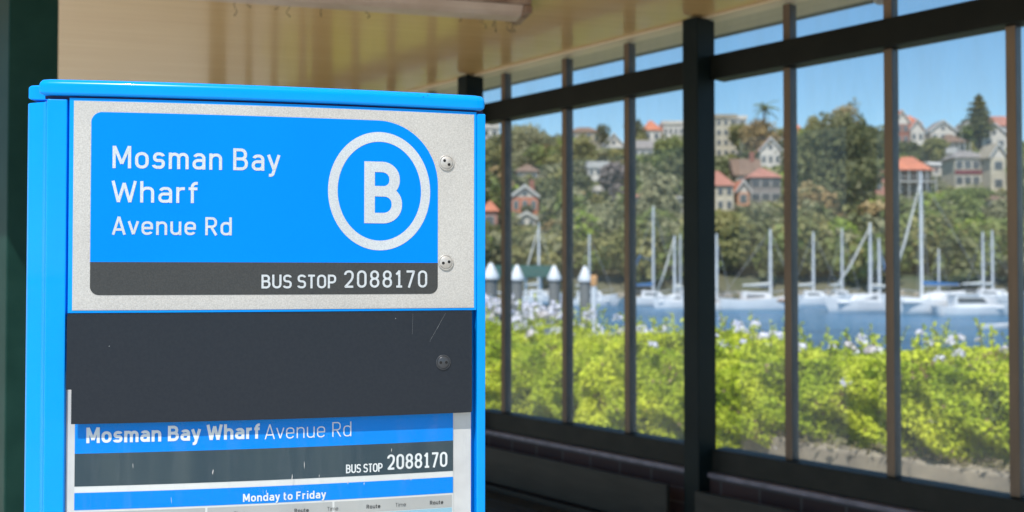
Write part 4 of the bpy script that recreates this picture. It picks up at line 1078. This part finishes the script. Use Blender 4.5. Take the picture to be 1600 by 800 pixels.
# piles, wharf and marker ------------------------------------------
M['pile'] = mat('pile_timber', (.20, .20, .19), .85, c2=(.11, .115, .11), scale=3, stretch=(1, 1, .2), bump=.3, bd=.03)
M['pcap'] = mat('pile_cap_white', (.78, .79, .80), .45, scale=3)
def pile(label, px, cap_top, cap_bot, wpx, D, capw=1.3):
    X = (px-800)/F*D; k = D/F; t = world(thing('wharf_pile', label, 'mooring pile', (X, D, WZ), 0, 'capped piles of the wharf'))
    r_ = wpx*k/2; zt = EYE+(430-cap_bot)*k; zp = EYE+(430-cap_top)*k
    mb = MB(); mb.lathe([(r_, WZ-1.5), (r_*1.02, WZ+1), (r_, zt)], (X, D, 0), 20); mb.build('shaft', M['pile'], t, smooth=True)
    mb = MB(); mb.lathe([(r_*capw*.98, zt-.05), (r_*capw, zt), (r_*capw*.95, zt+.10), (r_*.35, zp-.06), (.01, zp)], (X, D, 0), 24); mb.build('cap', M['pcap'], t, smooth=True)
pile('pile with white conical cap left of the middle one in the first pane', 808, 413, 436, 17, 37)
pile('pile with white conical cap tight against the second mullion', 866, 414, 436, 17, 37.4)
pile('pile with white conical cap right of the second mullion', 914, 415, 438, 17, 36.5)
pile('pile with white cap at the edge of the blue sign', 767, 410, 434, 20, 34)
M['teal'] = mat('wharf_teal_metal', (.02, .09, .07), .6, c2=(.03, .075, .06), scale=1)
X0, X1, D = (775-800)/F*62, (868-800)/F*62, 62
wf = world(thing('wharf_shelter', 'low wharf building with teal green roof behind the capped piles', 'wharf', ((X0+X1)/2, D, WZ)))
k = D/F; z1 = EYE+(430-414)*k; z0 = EYE+(430-433)*k
mb = MB(); mb.box(X0-.3, X1+.3, D, D+5, WZ+.5, WZ+.85); mb.build('deck', M['pile'], wf)
mb = MB(); mb.add([(X0-.4, D-.4, z0), (X1+.4, D-.4, z0), (X1+.1, D+2.5, z1), (X0-.1, D+2.5, z1), (X1+.4, D+5, z0), (X0-.4, D+5, z0)], [(0, 1, 2, 3), (3, 2, 4, 5), (1, 4, 2), (0, 3, 5)]); mb.build('roof', M['teal'], wf)
for i in range(5):
    x = X0+(X1-X0)*i/4
    mb = MB(); mb.box(x-.08, x+.08, D+.1, D+.26, WZ+.851, z0-.02); mb.build('post', M['pcap'], wf)
    mb = MB(); mb.box(x-.15, x+.15, D+.1, D+.4, WZ-2, WZ+.49); mb.build('pile', M['pile'], wf)
mb = MB(); mb.box(X0, X1, D+.05, D+.09, WZ+1.75, WZ+1.83); mb.box(X0, X1, D+.05, D+.09, WZ+1.3, WZ+1.36); mb.build('handrail', M['pcap'], wf)
M['orange'] = mat('marker_orange', (.65, .33, .12), .6)
Xm = (928-800)/F*34; mk = world(thing('marker_post', 'slim white post with a tan orange top by the third capped pile', 'marker post', (Xm, 34, WZ)))
mb = MB(); mb.lathe([(.10, WZ-1), (.10, EYE-(447-430)*34/F)], (Xm, 34, 0), 14); mb.build('shaft', M['pcap'], mk, smooth=True)
mb = MB(); z_ = EYE-(447-430)*34/F; mb.lathe([(.12, z_), (.13, z_+.32), (.10, z_+.38), (.001, z_+.39)], (Xm, 34, 0), 14); mb.build('band', M['orange'], mk, smooth=True)

# ------------------------------------------------------------------ light, sky, camera
EL = R(58); hx, hy = -.30, -.954
sd = Vector((hx*math.cos(EL), hy*math.cos(EL), math.sin(EL)))
L = bpy.data.lights.new('sun', 'SUN'); L.energy = 4.9; L.angle = R(.53); L.color = (1, .965, .91)
lo = bpy.data.objects.new('sun', L); COL.objects.link(lo); lo.rotation_euler = sd.to_track_quat('Z', 'Y').to_euler()
wd = bpy.data.worlds.new('World'); S.world = wd; wd.use_nodes = True; nt = wd.node_tree
sky = nt.nodes.new('ShaderNodeTexSky'); sky.sky_type = 'NISHITA'; sky.sun_disc = False; sky.sun_elevation = EL; sky.sun_rotation = math.atan2(hx, hy)
sky.ozone_density = 2.2; sky.air_density = 1.0; sky.dust_density = .4
hsn = nt.nodes.new('ShaderNodeHueSaturation'); hsn.inputs['Hue'].default_value = .492; hsn.inputs['Saturation'].default_value = 1.22; hsn.inputs['Value'].default_value = 1.06
nt.links.new(sky.outputs[0], hsn.inputs['Color'])
bg = nt.nodes['Background']; nt.links.new(hsn.outputs[0], bg.inputs[0]); bg.inputs[1].default_value = .15
cam = bpy.data.cameras.new('camera'); co = bpy.data.objects.new('camera', cam); COL.objects.link(co)
co.location = (0, 0, EYE); co.rotation_euler = (math.pi/2+math.atan(30/F), 0, 0)
cam.sensor_width = 36; cam.lens = 33.75; cam.clip_start = .05; cam.clip_end = 6000
cam.dof.use_dof = True; cam.dof.focus_distance = 1.03; cam.dof.aperture_fstop = 6.8
S.camera = co
S.view_settings.view_transform = 'Standard'; S.view_settings.look = 'None'; S.view_settings.exposure = 0
S.cycles.max_bounces = 10; S.cycles.transparent_max_bounces = 24; S.cycles.diffuse_bounces = 5
for o in S.objects:
    if '_o' in o: del o['_o']
